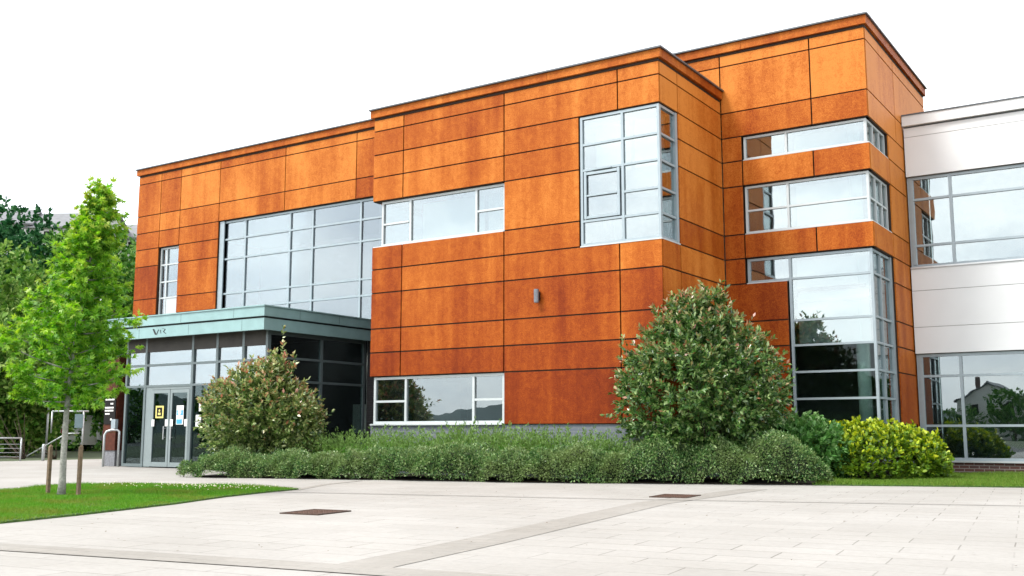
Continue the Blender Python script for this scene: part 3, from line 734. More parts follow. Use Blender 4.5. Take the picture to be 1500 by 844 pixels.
def leaves(name, C, D, size, tmpl, mat_, parent=None, young=None, upbias=.6, flat=.5):
    """C centres, D axis directions, leaf normals biased upwards/outwards"""
    n = len(C); T, F = tmpl; k = len(T); D = unit(D)
    up = np.tile(np.array([0, 0, upbias]), (n, 1)) + rng.normal(0, flat, (n, 3))
    Nn = unit(up - D * np.sum(up * D, 1, keepdims=True)); S = np.cross(Nn, D)
    sz = size if hasattr(size, '__len__') else np.full(n, size)
    V = C[:, None] + sz[:, None, None] * (T[None, :, 0:1] * D[:, None] + T[None, :, 1:2] * S[:, None] + T[None, :, 2:3] * Nn[:, None])
    f = np.array(F[0]); FF = f[None] + k * np.arange(n)[:, None]
    at = None if young is None else np.repeat(young, k)
    return rawmesh(name, V.reshape(-1, 3), FF, mat_, parent, at)

def shoots(base, dirs, length, per, spread=.9):
    """leaves set along shoots: returns centres, directions, position along shoot"""
    n = len(base); t_ = rng.uniform(0.05, 1, (n, per)); D = unit(dirs)
    Ln = length if hasattr(length, '__len__') else np.full(n, length)
    C = base[:, None] + D[:, None] * (t_ * Ln[:, None])[..., None]
    rd = rng.normal(0, 1, (n, per, 3)); rd -= D[:, None] * np.sum(rd * D[:, None], 2, keepdims=True); rd = unit(rd)
    LD = rd * spread + D[:, None] * (.35 + .8 * t_[..., None])
    return C.reshape(-1, 3), LD.reshape(-1, 3), t_.ravel()

def lump(dirs, k, amp, seed):
    g = np.random.default_rng(seed); b = unit(g.normal(0, 1, (k, 3))); a = g.uniform(.3, 1, k)
    s = np.zeros(len(dirs))
    for i in range(k): s += a[i] * np.exp((dirs @ b[i] - 1) / .09)
    return 1 + amp * (np.clip(s, 0, 1.4) - .55)

def crown(n, c, rad, zlo, seed, lumps=24, amp=.35, inner=.45, prof=None):
    """points filling an uneven ellipsoid crown, denser to the outside"""
    d = unit(rng.normal(0, 1, (n, 3))); r_ = 1 - inner * rng.uniform(0, 1, n) ** 1.6
    k = lump(d, lumps, amp, seed) * r_
    P = d * k[:, None] * np.array(rad) + np.array(c)
    ok = P[:, 2] > zlo
    return P[ok], d[ok], r_[ok]

def limbs(mb, base, tips, r0, n=6, bend=.25, mi=0):
    for tp in tips:
        a = np.array(base, float); b = np.array(tp, float); mid = (a + b) / 2 + rng.normal(0, bend, 3) * np.linalg.norm(b - a) * .2; mid[2] -= 0
        q = [a * (1 - u) ** 2 + 2 * mid * u * (1 - u) + b * u * u for u in np.linspace(0, 1, 6)]
        mb.tube(q, [r0 * (1 - .85 * u) for u in np.linspace(0, 1, 6)], n, mi)

def clear(P, *arrs):
    """drop what would grow into the building"""
    ins = ((P[:, 0] > XM) & (P[:, 0] < .06) & (P[:, 1] > -.05)) | ((P[:, 0] < X2 + .05) & (P[:, 1] > YT - .05)) | (P[:, 1] > YW - .05) | ((P[:, 0] < VX1 + .05) & (P[:, 1] > VY - .05)) | (P[:, 2] < .02)
    return [P[~ins]] + [a[~ins] for a in arrs]

def shrub(name, label, cat, c, rad, zc, nsh, per, lsize, tmpl, mat_, seed, length=.22, amp=.35, lumps=24, youngz=None, group=None, up=.5, extra=None, wood='darkbark', inner=.5, spread=.9, taper=None, zlo=.08):
    t = thing(name, label, cat, (c[0], c[1], 0), group)
    P, d, r_ = crown(nsh, (c[0], c[1], zc), rad, zlo, seed, lumps, amp, inner)
    if taper:
        k = np.interp(P[:, 2], taper[0], taper[1])[:, None]; P[:, :2] = np.array(c) + (P[:, :2] - np.array(c)) * k
    if extra is not None: P = np.r_[P, extra[0]]; d = np.r_[d, extra[1]]; r_ = np.r_[r_, np.ones(len(extra[0]))]
    dr = d + np.array([0, 0, up]) + rng.normal(0, .35, d.shape)
    C, LD, tt = shoots(P, dr, length * rng.uniform(.6, 1.4, len(P)) * np.where(rng.uniform(0, 1, len(P)) < .05, 1.8, 1), per, spread)
    rr = np.repeat(r_, per); zz = C[:, 2]
    C, LD, tt, rr, zz = clear(C, LD, tt, rr, zz)
    y = np.zeros(len(C))
    if youngz is not None:
        z0, z1, amt = youngz; y = np.clip((zz - z0) / (z1 - z0), 0, 1) * (rr > .82) * (tt > .55) * amt * rng.uniform(.2, 1.2, len(C)); y = (y > rng.uniform(0, 1, len(C))) * 1.0
    leaves('foliage', C, LD, lsize * rng.uniform(.65, 1.25, len(C)), tmpl, mat_, t, y)
    mb = MB(); k = 26; idx = rng.choice(len(P), k, replace=False)
    tips = [np.array([c[0], c[1], .3]) + (P[i] - np.array([c[0], c[1], .3])) * .85 for i in idx]
    tips = [q for q in tips if not ((q[0] < .1 and q[1] > -.1 and q[0] > XM) or (q[0] < X2 + .1 and q[1] > YT - .1))]
    limbs(mb, (c[0], c[1], 0), tips, .028); mb.build('branches', M[wood], t, smooth=True)
    return t

M['photinia'] = leafmat('glossy mid green leaf', [(.032, .085, .016), (.10, .185, .036), (.23, .31, .085), (.40, .45, .19)], [(.34, .42, .13), (.46, .17, .12), (.42, .47, .20), (.38, .44, .16), (.44, .12, .09), (.40, .44, .18)], .30, .2, .8)
M['bush'] = leafmat('dark glossy bush leaf', [(.018, .062, .014), (.052, .145, .026), (.135, .245, .055), (.29, .39, .15)], [(.24, .31, .08), (.36, .38, .18), (.36, .19, .09), (.28, .10, .06), (.26, .32, .09)], .28, .2, .8)
M['yellowleaf'] = leafmat('golden leaf', [(.055, .125, .014), (.13, .24, .018), (.24, .35, .022)], [(.34, .46, .025), (.46, .50, .025), (.40, .50, .04)], .45, .25, .4)
M['greenleaf'] = leafmat('fresh green leaf', [(.04, .13, .025), (.085, .23, .05), (.16, .33, .09)], [(.14, .30, .08), (.20, .33, .12)], .4, .25, .4)
M['hedge'] = leafmat('small grey green leaf', [(.018, .064, .018), (.058, .160, .036), (.15, .275, .08), (.32, .43, .18)], [(.20, .28, .08), (.32, .38, .17)], .40, .2, .6, patch=(.19, .265, .09))
M['feather'] = leafmat('soft feathery green', [(.060, .20, .028), (.13, .33, .046), (.23, .43, .08)], [(.14, .26, .06), (.19, .29, .09)], .55, .3, .3)
M['maple'] = leafmat('bright maple leaf', [(.07, .22, .02), (.14, .37, .03), (.24, .48, .05), (.34, .56, .07)], [(.32, .46, .05), (.40, .48, .06), (.40, .38, .06)], .42, .42, .4)
M['dkever'] = leafmat('dark evergreen foliage', [(.010, .058, .022), (.024, .100, .034), (.055, .165, .055)], None, .6, .15, .15)
M['bgtree'] = leafmat('mid green tree foliage', [(.018, .080, .012), (.045, .140, .020), (.10, .225, .040), (.18, .30, .07)], None, .55, .2, .15)
M['bgpale'] = leafmat('pale green shrub foliage', [(.034, .11, .014), (.085, .20, .028), (.17, .30, .06), (.27, .38, .11)], None, .55, .25, .15)

# --- photinia by the doors
ex_b = np.array([(-9.35 + q[0], -2.25 + q[1], 2.45 + q[2]) for q in rng.normal(0, 1, (46, 3)) * np.array([.16, .16, .28])]); ex_d = np.tile([0, 0, 1.], (46, 1))
shrub('photinia_shrub', 'rounded shrub with red tipped leaves in front of the glass entrance', 'shrub', (-9.75, -2.15), (1.18, 1.15, 1.05), 1.30, 2100, 19, .115, LEAF_LONG, M['photinia'], 5,
      .26, .30, 26, (.8, 2.3, .9), up=.5, taper=((.8, 1.2, 2.1, 2.6), (.95, 1.0, 1.04, .85)), extra=(ex_b, ex_d))
# --- large bush at the inner corner
ex_b = np.array([(.70 + q[0], .3 + q[1], 3.38 + q[2]) for q in rng.normal(0, 1, (60, 3)) * np.array([.24, .24, .2])]); ex_d = np.tile([0, 0, 1.], (60, 1))
shrub('evergreen_bush', 'tall dark glossy bush against the rusted inner corner', 'shrub', (.56, .42), (1.20, 1.08, 1.55), 1.98, 2900, 20, .115, LEAF_LONG, M['bush'], 8,
      .28, .36, 34, (1.2, 3.9, .9), up=.55, zlo=.62, taper=((.9, 1.5, 2.4, 3.6), (1.0, 1.12, 1.05, .82)), extra=(ex_b, ex_d))
# --- golden and green shrubs right
shrub('golden_shrub', 'bright yellow green domed shrub at the foot of the tower', 'shrub', (3.22, 3.1), (1.50, 1.0, .72), .32, 2600, 14, .095, LEAF_OVAL, M['yellowleaf'], 12,
      .15, .22, 60, (.30, .95, 1.), up=.8, inner=.28)
shrub('green_shrub', 'leafy fresh green shrub between the tall bush and the golden shrub', 'shrub', (2.15, 2.2), (.85, .75, .74), .50, 1300, 14, .11, LEAF_OVAL, M['greenleaf'], 21,
      .2, .3, 26, (.6, 1.4, .8), up=.5, inner=.4)

# --- low hedge
def hedge():
    front = np.array([(-10.45, -4.20), (-9.9, -4.28), (-8.0, -3.66), (-5.64, -2.99), (-3.9, -2.62), (-2.28, -2.26), (-.8, -1.72), (.43, -1.15), (1.8, -.62), (3.0, -.08), (3.35, .45)])
    seg = np.r_[0, np.cumsum(np.linalg.norm(np.diff(front, axis=0), axis=1))]; Lt = seg[-1]
    hx = np.array([0, .04, .12, .25, .4, .55, .7, .82, .93, .98, 1.0]); hz = np.array([.34, .46, .50, .54, .62, .64, .68, .78, .94, .84, .58])
    def surf(u, s):
        """u 0..1 along, s 0..1 from the paving up the face and over the top to the back"""
        p = np.c_[np.interp(u * Lt, seg, front[:, 0]), np.interp(u * Lt, seg, front[:, 1])]
        e = .004; q = np.c_[np.interp((u + e) * Lt, seg, front[:, 0]), np.interp((u + e) * Lt, seg, front[:, 1])]; q0 = np.c_[np.interp((u - e) * Lt, seg, front[:, 0]), np.interp((u - e) * Lt, seg, front[:, 1])]
        d = unit(q - q0); nrm = np.c_[-d[:, 1], d[:, 0]]
        H = np.interp(u, hx, hz) * (1 + .13 * np.sin(u * 31) * np.sin(u * 13 + 1) + .07 * np.sin(u * 67 + 2))
        W = 1.75 + .25 * np.sin(u * 17)
        endf = np.clip(np.minimum(u, 1 - u) / .03, 0, 1) ** .5
        H = H * (.45 + .55 * endf); 
        ang = s * np.pi; ex = .62
        dist = W * .5 * (1 - np.sign(np.cos(ang)) * np.abs(np.cos(ang)) ** ex); z = H * np.abs(np.sin(ang)) ** ex
        bump_ = .11 * np.sin(u * 80 + 5 * s + 2 * np.sin(u * 23)) * np.sin(7 * s + u * 20) + .05 * np.sin(u * 190 + 3) * np.sin(s * 17)
        dist = dist - bump_ * (s < .5) + .04 * np.sin(u * 55); z = np.maximum(z + bump_ * .8, .02)
        return np.c_[p + nrm * dist[:, None], z], nrm
    t = thing('hedge', 'long low clipped grey green hedge along the edge of the paving', 'hedge', (-3, -2, 0))
    nu, ns = 160, 22; U, S_ = np.meshgrid(np.linspace(.002, .998, nu), np.linspace(0.03, .97, ns), indexing='ij')
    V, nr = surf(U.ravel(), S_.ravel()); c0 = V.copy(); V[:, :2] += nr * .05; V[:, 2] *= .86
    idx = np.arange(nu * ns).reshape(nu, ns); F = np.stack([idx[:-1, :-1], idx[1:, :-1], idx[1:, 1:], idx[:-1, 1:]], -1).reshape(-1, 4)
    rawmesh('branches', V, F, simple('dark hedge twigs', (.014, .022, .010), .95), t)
    n = 105000; u = rng.uniform(0, 1, n); s = rng.beta(1.0, 1.7, n) * .93 + .004
    P, nr = surf(u, s); P2, _ = surf(u, np.minimum(s + .01, .99)); tang = unit(P2 - P)
    out = unit(np.c_[-nr, np.zeros(n)] * np.cos(s * np.pi)[:, None] + np.array([0, 0, 1.]) * np.sin(s * np.pi)[:, None])
    # twiggy tufts: leaves gather round shoot points
    tu = np.random.default_rng(2); P = P + out * (rng.normal(0, .032, n) - .010)[:, None] + rng.normal(0, .012, (n, 3))
    D = out * .8 + rng.normal(0, .5, (n, 3)) + np.array([0, 0, .02])
    P[:, 2] = np.maximum(P[:, 2], .02)
    y = (rng.uniform(0, 1, n) < .10) * 1.0
    P, D, y = clear(P, D, y)
    leaves('foliage', P, D, .050 * rng.uniform(.55, 1.35, len(P)), LEAF_LONG, M['hedge'], t, y, .5, .6)
hedge()

# --- feathery plants behind the hedge
def feather(seed):
    g = np.random.default_rng(seed); n = 210
    base = np.c_[g.normal(0, .18, (n, 2)), np.zeros(n)]; d = np.c_[g.normal(0, .42, (n, 2)), np.ones(n)]; d = unit(d)
    Ln = g.uniform(.55, 1.0, n); C, LD, tt = shoots(base + d * .2, d, Ln, 26, .8); LD[:, 2] += .5
    C[:, :2] += (tt[:, None] ** 2) * np.repeat(d[:, :2], 26, 0) * .35
    return C, LD, tt
FP = [(-9.0, -1.45, .92, 'feathery green plant beside the red tipped shrub'), (-7.9, -1.25, .95, 'feathery green plant below the left pane of the low window'), (-6.75, -1.15, 1.0, 'feathery green plant below the wide pane of the low window'),
      (-5.7, -.95, .98, 'feathery green plant below the right mullion of the low window'), (-4.75, -.75, 1.12, 'tallest feathery plant, below the right end of the low window'), (-3.75, -.70, 1.05, 'feathery green plant right of the low window'), (-2.85, -.62, 1.02, 'feathery green plant below the wall lamp'),
      (-1.95, -.52, .98, 'feathery green plant left of the tall bush, second away'), (-1.15, -.50, .90, 'feathery green plant next to the tall bush')]
fcs = []
for k in range(3):
    C, LD, tt = feather(40 + k)
    o = leaves('feathery_plant', C, LD, .075 * rng.uniform(.6, 1.3, len(C)), (LEAF_LONG[0] * np.array([1, .60, 1]), LEAF_LONG[1]), M['feather'], None, (tt > .6) * .9, .4, .7)
    fcs.append(o)
for i, (x, y, s, lab) in enumerate(FP):
    o = fcs[i] if i < 3 else fcs[i % 3].copy()
    if i >= 3: COL.objects.link(o)
    o.location = (x, y + .12, .06); o.rotation_euler = (0, 0, i * 1.3); o.scale = (s * 1.25, s * 1.1, s * .98)
    tag(o, lab, 'plant', 'feathery plants behind the hedge')

# --- young street tree on the lawn
def young_tree():
    bx, by = -5.98, -10.17
    t = thing('young_tree', 'young bright green leafy tree with pale trunk on the lawn', 'tree', (bx, by, 0))
    rt = np.array([.836, .549, 0])    # lean of the leader
    def stem(z): return np.array([bx, by, z]) + rt * (.005 * z + .42 * max(0, (z - 1.5) / 3.7) ** 1.3)
    zs = np.linspace(-.05, 5.0, 16)
    mb = MB(); mb.tube([stem(z) + (rng.normal(0, .005, 3) if z > .1 else 0) for z in zs], [.075 if z < .15 else max(.008, .056 * (1 - z / 5.2)) for z in zs], 12)
    mb.build('trunk', M['bark'], t, smooth=True)
    zp = np.array([1.45, 1.75, 2.1, 2.6, 3.0, 3.5, 3.9, 4.3, 4.7, 5.2]); wp = np.array([.62, .92, 1.05, 1.03, .92, .70, .54, .38, .22, .08])
    br = MB(); SB, SD = [], []
    nb = 84
    for i in range(nb):
        z = 1.45 + 3.55 * (i / (nb - 1)) ** 1.05; a = i * 2.399 + rng.normal(0, .25)
        Lh = np.interp(z + .25, zp, wp) * rng.uniform(.60, 1.08)
        rise = rng.uniform(.15, .55) * Lh
        if z < 2: rise *= .35
        s = stem(z); e = s + np.array([math.cos(a) * Lh, math.sin(a) * Lh, rise]); md = (s + e) / 2 + np.array([0, 0, -.08 * Lh])
        q = [s * (1 - u) ** 2 + 2 * md * u * (1 - u) + e * u * u for u in np.linspace(0, 1, 6)]
        br.tube(q, [.017 * (1 - .8 * u) * (.5 + .5 * Lh) for u in np.linspace(0, 1, 6)], 5)
        d = unit((e - md)[None])[0]
        ntw = int(5 + 11 * Lh)
        for k in range(ntw):
            u = rng.uniform(.12, 1.0) ** .8; p = s * (1 - u) ** 2 + 2 * md * u * (1 - u) + e * u * u
            dd = d * .7 + rng.normal(0, .6, 3) + np.array([0, 0, .25]); SB.append(p); SD.append(dd)
        SB.append(e); SD.append(d)
    for z in np.linspace(4.2, 5.02, 22):
        SB.append(stem(z)); SD.append(np.array([rng.normal(0, .5), rng.normal(0, .5), .8]))
    for z in rng.uniform(1.5, 4.4, 190):
        SB.append(stem(z) + rng.normal(0, .10, 3)); SD.append(np.array([rng.normal(0, 1), rng.normal(0, 1), .2]))
    br.build('branches', M['bark'], t, smooth=True)
    SB = np.array(SB); SD = np.array(SD); per = 12
    C, LD, tt = shoots(SB, SD, rng.uniform(.12, .32, len(SB)), per, 1.0)
    LD = unit(LD); LD[:, 2] -= .35
    axis = np.array([stem(z)[:2] for z in C[:, 2]]); rr = np.linalg.norm(C[:, :2] - axis, axis=1) / np.interp(C[:, 2], zp, wp)
    y = np.clip((rr - .55) * 1.4 + (C[:, 2] - 3.2) * .12, 0, 1) * (tt > .45) * rng.uniform(0, .9, len(C))
    leaves('crown', C, LD, rng.uniform(.065, .120, len(C)), LEAF_STAR, M['maple'], t, np.clip(y, 0, 1), .8, .45)
young_tree()
for x, y, lab in ((-6.47, -10.09, 'square timber tree stake left of the pale trunk'), (-5.60, -10.12, 'square timber tree stake right of the pale trunk')):
    mb = MB(); q = .026
    mb.add([(x - q, y - q, -.05), (x + q, y - q, -.05), (x + q, y + q, -.05), (x - q, y + q, -.05), (x - q, y - q, .78), (x + q, y - q, .78), (x + q, y + q, .80), (x - q, y + q, .80), (x, y, .83)],
           [(0, 3, 2, 1), (0, 1, 5, 4), (1, 2, 6, 5), (2, 3, 7, 6), (3, 0, 4, 7), (4, 5, 8), (5, 6, 8), (6, 7, 8), (7, 4, 8)])
    tag(mb.build('tree_stake', M['timber']), lab, 'tree stake', 'stakes of the young tree')

# ================================================================== BACKGROUND, left
def bgtree(name, label, loc, rad, zc, trunk_h, nsh, per, lsize, mat_, seed, group=None, amp=.4, lumps=30, inner=.5, tmpl=LEAF_OVAL):
    x, y = loc; t = thing(name, label, 'tree', (x, y, 0), group)
    P, d, r_ = crown(nsh, (x, y, zc), rad, .3, seed, lumps, amp, inner)
    C, LD, tt = shoots(P, d + rng.normal(0, .4, d.shape) + np.array([0, 0, .3]), .55 * lsize / .2 * rng.uniform(.6, 1.3, len(P)), per, .9)
    leaves('crown', C, LD, lsize * rng.uniform(.6, 1.3, len(C)), tmpl, mat_, t, None, .5, .6)
    mb = MB(); mb.tube([(x, y, -.2), (x + .1, y, trunk_h * .5), (x, y + .1, trunk_h), (x, y, zc + rad[2] * .4)], [rad[0] * .085, rad[0] * .065, rad[0] * .05, rad[0] * .015], 10)
    idx = rng.choice(len(P), 18, replace=False); limbs(mb, (x, y, trunk_h), [np.array([x, y, zc]) + (P[i] - np.array([x, y, zc])) * .8 for i in idx], rad[0] * .035)
    mb.build('trunk', M['darkbark'], t, smooth=True); return t
bgtree('evergreen_tree', 'tall dark evergreen tree behind the young tree at the left', (-52.5, 13.0), (7.0, 6.0, 6.0), 7.9, 2.2, 3000, 18, .30, M['dkever'], 31, amp=.35)
bgtree('broadleaf_tree', 'dark green tree rising between the young tree and the building', (-41.6, 16.0), (4.2, 4.0, 5.4), 6.2, 1.6, 1800, 15, .28, M['bgtree'], 32)
bgtree('broadleaf_tree', 'broad green tree behind the sign post', (-49.5, 20.0), (6.0, 5.0, 6.2), 6.6, 1.8, 1800, 14, .30, M['bgtree'], 33)
bgtree('pale_tree', 'pale leafy tree at the left edge below the dark evergreen', (-38.5, 7.6), (3.8, 3.2, 4.2), 4.4, 1.0, 1900, 15, .24, M['bgpale'], 34)
bgtree('pale_tree', 'pale leafy tree filling the left edge behind the steel barrier', (-33.5, 4.6), (2.6, 2.4, 2.4), 2.7, 1.0, 1900, 15, .24, M['bgpale'], 35)
shrub('background_shrub', 'dark green rounded shrub beyond the paving at the left edge', 'shrub', (-29.0, 3.4), (2.1, 1.8, 1.25), 1.15, 700, 14, .15, LEAF_OVAL, M['bgtree'], 36, .3, .35)
shrub('background_shrub', 'low bright green shrub below the white van', 'shrub', (-32.6, 8.4), (1.9, 1.2, .65), .40, 420, 14, .13, LEAF_OVAL, M['greenleaf'], 37, .25, .3)
shrub('background_shrub', 'low green shrub at the foot of the sign post', 'shrub', (-30.2, 8.3), (1.5, 1.2, .65), .45, 420, 14, .13, LEAF_OVAL, M['bgpale'], 38, .25, .3)

for i, (x, y, s_, lab) in enumerate(((-28.6, 1.0, 1.0, 'low leafy shrub behind the steel barrier'), (-27.7, 3.9, .95, 'low leafy shrub between the steel barrier and the slim pole'), (-27.6, 6.3, .9, 'low leafy shrub right of the sign post, beside the timber bollard'))):
    shrub('background_shrub', lab, 'shrub', (x, y), (1.5 * s_, 1.3 * s_, .75 * s_), .5, 620, 14, .12, LEAF_OVAL, M['bgtree'] if i != 1 else M['bgpale'], 70 + i, .22, .3)
bgtree('pale_tree', 'pale leafy tree behind the sign post, farthest back beside the van', (-49.0, 17.0), (3.4, 3.0, 3.4), 3.6, 1.0, 1700, 14, .22, M['bgtree'], 39)
# white van beyond the shrubs
def van():
    t = thing('parked_van', 'white rounded van parked beyond the low shrubs behind the sign post', 'van', (-42.0, 14.5, 0))
    dx, dy = .836, .549; fx, fy = -.549, .836
    def W_(u, w_, z): return (-42.0 + dx * u + fx * w_, 14.5 + dy * u + fy * w_, z)
    prof = [(-1.0, .35), (-1.02, .9), (-.97, 1.35), (-.80, 1.72), (-.45, 1.93), (0, 1.98), (.45, 1.93), (.80, 1.72), (.97, 1.35), (1.02, .9), (1.0, .35)]
    secs = [(0, .97), (.05, 1.0), (1.2, 1.0), (3.2, 1.0), (3.9, .92), (4.4, .70)]
    vs_, fs = [], []; n = len(prof)
    for w_, k in secs:
        for u, z in prof: vs_.append(W_(u * (1 if k > .8 else .95), w_, .35 + (z - .35) * k))
    for i in range(len(secs) - 1):
        for j in range(n - 1): fs.append((i * n + j, i * n + j + 1, (i + 1) * n + j + 1, (i + 1) * n + j))
        fs.append((i * n + n - 1, i * n, (i + 1) * n, (i + 1) * n + n - 1))
    fs.append(tuple(range(n))[::-1]); fs.append(tuple((len(secs) - 1) * n + j for j in range(n)))
    mb = MB(); mb.add(vs_, fs); mb.build('body', simple('white van paint', (.72, .73, .73), .3, 0, .03), t)
    for s in (-1, 1):
        for w_ in (.9, 3.5):
            mb = MB(); mb.tube([W_(s * .98, w_, .33), W_(s * .74, w_, .33)], .33, 18); mb.build('wheel', M['black'], t)
        mb = MB(); q = [W_(s * .9 - .07, -.012, .95), W_(s * .9 + .07, -.012, .95), W_(s * .9 + .07, -.012, 1.25), W_(s * .9 - .07, -.012, 1.25), W_(s * .9 - .07, .02, .95), W_(s * .9 + .07, .02, .95), W_(s * .9 + .07, .02, 1.25), W_(s * .9 - .07, .02, 1.25)]
        mb.add(q, [(0, 1, 2, 3), (4, 7, 6, 5), (0, 4, 5, 1), (1, 5, 6, 2), (2, 6, 7, 3), (3, 7, 4, 0)]); mb.build('tail_light', simple('red lamp lens', (.25, .03, .02), .3), t)
    mb = MB(); q = [W_(-.25, -.012, .85), W_(.25, -.012, .85), W_(.25, -.012, .97), W_(-.25, -.012, .97), W_(-.25, .02, .85), W_(.25, .02, .85), W_(.25, .02, .97), W_(-.25, .02, .97)]
    mb.add(q, [(0, 1, 2, 3), (4, 7, 6, 5), (0, 4, 5, 1), (1, 5, 6, 2), (2, 6, 7, 3), (3, 7, 4, 0)]); mb.build('number_plate', M['yellow'], t)
van()
# sign frame on a post
t = thing('sign_post', 'grey steel sign frame with a blue grey plate on a post beyond the paving', 'sign post', (-27.7, 5.0, 0))
mb = MB(); mb.tube([(-27.7, 5.0, 0), (-27.7, 5.0, 1.86)], .035, 10); mb.tube([(-28.75, 4.3, 1.86), (-27.55, 5.1, 1.86)], .035, 8); mb.tube([(-28.75, 4.3, 1.0), (-28.75, 4.3, 1.86)], .03, 8); mb.build('post', M['steel'], t, smooth=True)
mb = MB(); mb.add([(-27.95, 4.78, 1.20), (-27.68, 4.96, 1.20), (-27.68, 4.96, 1.75), (-27.95, 4.78, 1.75), (-27.97, 4.81, 1.20), (-27.70, 4.99, 1.20), (-27.70, 4.99, 1.75), (-27.97, 4.81, 1.75)], [(0, 1, 2, 3), (4, 7, 6, 5), (0, 4, 5, 1), (1, 5, 6, 2), (2, 6, 7, 3), (3, 7, 4, 0)])
mb.build('plate', simple('blue grey sign back', (.12, .18, .20), .5), t)
mb = MB(); mb.tube([(-30.9, 5.5, 0), (-30.9, 5.5, 2.9)], .045, 10); tag(mb.build('slim_pole', M['steel'], smooth=True), 'slim pale upright pole behind the left tree stake', 'pole')
t = thing('sloping_rail', 'pale sloping handrail behind the young tree', 'handrail', (-29.0, 4.6, 0))
mb = MB(); mb.tube([(-29.9, 4.0, .05), (-28.6, 4.9, .98), (-28.2, 5.15, .98)], .03, 8); mb.build('rail', M['steel'], t, smooth=True)
mb = MB(); mb.tube([(-28.6, 4.9, 0), (-28.6, 4.9, .97)], .025, 8); mb.build('post', M['steel'], t, smooth=True)
# barrier at the left edge
t = thing('metal_barrier', 'pale steel framed barrier at the far left edge of the paving', 'barrier', (-26.9, .8, 0))
mb = MB(); a0, a1 = np.array([-27.6, -.2]), np.array([-26.2, 1.5])
for a in (a0, (a0 + a1) / 2, a1): mb.tube([(*a, 0), (*a, .82)], .03, 8)
mb.tube([(*a0, .82), (*a1, .82)], .03, 8); mb.build('frame', M['steel'], t, smooth=True)
mb = MB()
for z in (.15, .3, .45, .6): mb.tube([(*a0, z), (*a1, z)], .012, 6)
mb.build('rails', M['steel'], t, smooth=True)
for x, y, lab in ((-25.9, 2.2, 'short pale bollard just right of the steel barrier'), (-26.6, 6.0, 'short timber bollard right of the sign post')):
    mb = MB(); mb.tube([(x, y, -.02), (x, y, .55), (x, y, .60)], [.055, .055, .035], 12)
    tag(mb.build('bollard', M['timber'] if 'timber' in lab else M['steel'], smooth=True), lab, 'bollard', 'bollards at the far side of the paving')

# hill with houses far off
def hill():
    nu = 40; V, F = [], []
    xs = np.linspace(-260, -70, nu); ys = np.linspace(20, 200, nu)
    for x in xs:
        for y in ys:
            r2 = ((x + 150) / 62) ** 2 + ((y - 95) / 62) ** 2
            V.append((x, y, 24.5 * math.exp(-r2 * .55) - 1.2 + .5 * math.sin(x * .2) * math.sin(y * .17)))
    for i in range(nu - 1):
        for j in range(nu - 1): F.append((i * nu + j, (i + 1) * nu + j, (i + 1) * nu + j + 1, i * nu + j + 1))
    mb = MB(); mb.add(V, F); tag(mb.build('hill', M['far'], smooth=True), kind='structure')
hill()
def hz(x, y): return 24.5 * math.exp(-.55 * (((x + 150) / 62) ** 2 + ((y - 95) / 62) ** 2)) - 1.6
M['render_'] = simple('pale render', (.55, .55, .53), .8); M['slate'] = simple('grey slate roof', (.16, .165, .175), .7, 0, .15, 1.5)
def house(x, y, zb, ztop, wd, dp, ang, label, gable=False, wallm='render_', roofm='slate', group='houses on the hill'):
    t = thing('house', label, 'house', (x, y, zb), group)
    ca, sa = math.cos(ang), math.sin(ang)
    def W_(u, w_, z): return (x + ca * u - sa * w_, y + sa * u + ca * w_, z)
    ez = ztop - dp * .28 if not gable else ztop - wd * .36
    def bx(mb, u0, u1, w0, w1, z0, z1):
        mb.add([W_(u0, w0, z0), W_(u1, w0, z0), W_(u1, w1, z0), W_(u0, w1, z0), W_(u0, w0, z1), W_(u1, w0, z1), W_(u1, w1, z1), W_(u0, w1, z1)],
               [(0, 3, 2, 1), (4, 5, 6, 7), (0, 1, 5, 4), (1, 2, 6, 5), (2, 3, 7, 6), (3, 0, 4, 7)])
    a, b = wd / 2, dp / 2
    mb = MB(); bx(mb, -a, a, -b, b, zb - 1, ez)
    if gable: mb.add([W_(-a, -b, ez), W_(a, -b, ez), W_(0, -b, ztop - .1), W_(-a, b, ez), W_(a, b, ez), W_(0, b, ztop - .1)], [(0, 1, 2), (4, 3, 5)])
    else: mb.add([W_(-a, -b, ez), W_(-a, b, ez), W_(-a, 0, ztop - .1), W_(a, -b, ez), W_(a, b, ez), W_(a, 0, ztop - .1)], [(1, 0, 2), (3, 4, 5)])
    mb.build('wall', M[wallm], t)
    mb = MB(); o_ = .4
    if gable: pr = [(-a - o_, ez - .25), (0, ztop + .02), (a + o_, ez - .25), (a + o_, ez - .05), (0, ztop + .24), (-a - o_, ez - .05)]; ends = [(-b - o_), (b + o_)]
    else: pr = [(-b - o_, ez - .25), (0, ztop + .02), (b + o_, ez - .25), (b + o_, ez - .05), (0, ztop + .24), (-b - o_, ez - .05)]; ends = [(-a - o_), (a + o_)]
    vs_ = []
    for e in ends:
        for p, z in pr: vs_.append(W_(p, e, z) if gable else W_(e, p, z))
    mb.add(vs_, [(0, 1, 4, 5), (1, 2, 3, 4), (6, 11, 10, 7), (7, 10, 9, 8), (0, 6, 7, 1), (1, 7, 8, 2), (2, 8, 9, 3), (3, 9, 10, 4), (4, 10, 11, 5), (5, 11, 6, 0)])
    r_ = mb.build('roof', M[roofm], t)
    mb = MB(); bx(mb, a * .55, a * .55 + .7, -.35, .35, ztop - .9, ztop + .9)
    if gable: mb.build('chimney', M['brick'], r_)
    for k in range(3):
        mb = MB(); u = -a * .6 + k * a * .6; bx(mb, u - .55, u + .55, -b - .03, -b + .02, ez - 1.9, ez - .6); mb.build('window', M['black'], t)
    return t
fa = math.atan2(.549, .836)
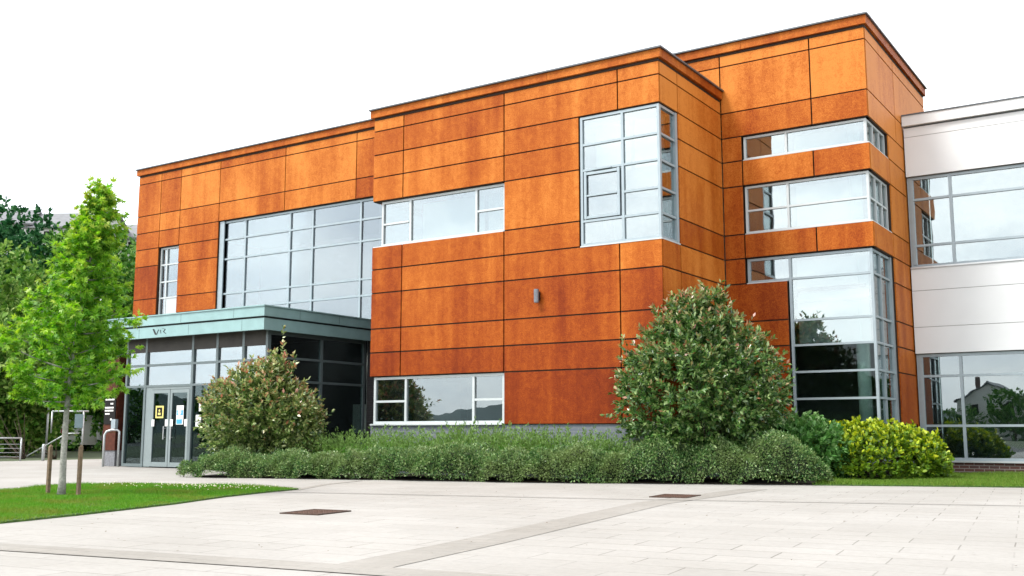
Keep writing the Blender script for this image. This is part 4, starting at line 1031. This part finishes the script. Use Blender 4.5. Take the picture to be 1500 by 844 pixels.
house(-112.5, 49.5, 20.5, 28.3, 9.0, 8, fa + .25, 'pale house with grey roof, leftmost on the far hill')
house(-106.6, 54.8, 20.4, 27.9, 13.0, 8, fa - .05, 'long pale house with grey roof, behind the top of the dark evergreen')
house(-102.4, 64.0, 20.2, 27.6, 11.5, 8, fa - .15, 'pale house with grey roof, nearest the orange building on the far hill')

# ================================================================== what stands across the square (seen mirrored in the glass)
house(-12.8, -116, 0, 7.7, 7.2, 9, math.pi, 'white gabled house across the square, mirrored in the white wing window', True, group=None)
tA = bgtree('square_tree', 'round green tree across the square, mirrored left of the gabled house', (-21.5, -92), (3.4, 3.2, 2.8), 3.4, 1.2, 380, 12, .40, M['bgtree'], 60, 'trees across the square')
spots = [(-30, -96, 1.0), (-36, -88, 1.15), (-43, -92, .9), (-51, -84, .9), (-69, -58, .72), (-71, -50, .62), (-75, -43, .74), (-79, -36, .66), (-1.5, -104, 1.1), (8, -100, 1.3), (17, -96, 1.1), (30, -90, 1.2), (-9.2, -104, .78), (-16.6, -108, .66)]
for i, (x, y, s) in enumerate(spots):
    o = copy_tree(tA); o.location = (x, y, 0); o.rotation_euler = (0, 0, i * 2.1); o.scale = (s, s, s * random.uniform(.85, 1.15))
tA['label'] = 'round green tree across the square, seen only in the window reflections'
for o in bpy.data.objects:
    if o.name.startswith('square_tree'): o['label'] = tA['label']
# distant ridge across the square
V, F = [], []; nn = 60
for i in range(nn):
    a = R(150 + 190 * i / (nn - 1)); rr = 520; h = 17 + 5 * math.sin(i * .7) + 3 * math.sin(i * 1.9 + 1)
    V += [(rr * math.cos(a), rr * math.sin(a), -2), ((rr + 60) * math.cos(a), (rr + 60) * math.sin(a), h), ((rr + 200) * math.cos(a), (rr + 200) * math.sin(a), h * 1.15)]
for i in range(nn - 1):
    for k in range(2): F.append((i * 3 + k, i * 3 + k + 1, (i + 1) * 3 + k + 1, (i + 1) * 3 + k))
mb = MB(); mb.add(V, F); tag(mb.build('hills', simple('far wooded hills', (.05, .075, .075), .95, 0, .3, .03), smooth=True), kind='structure')
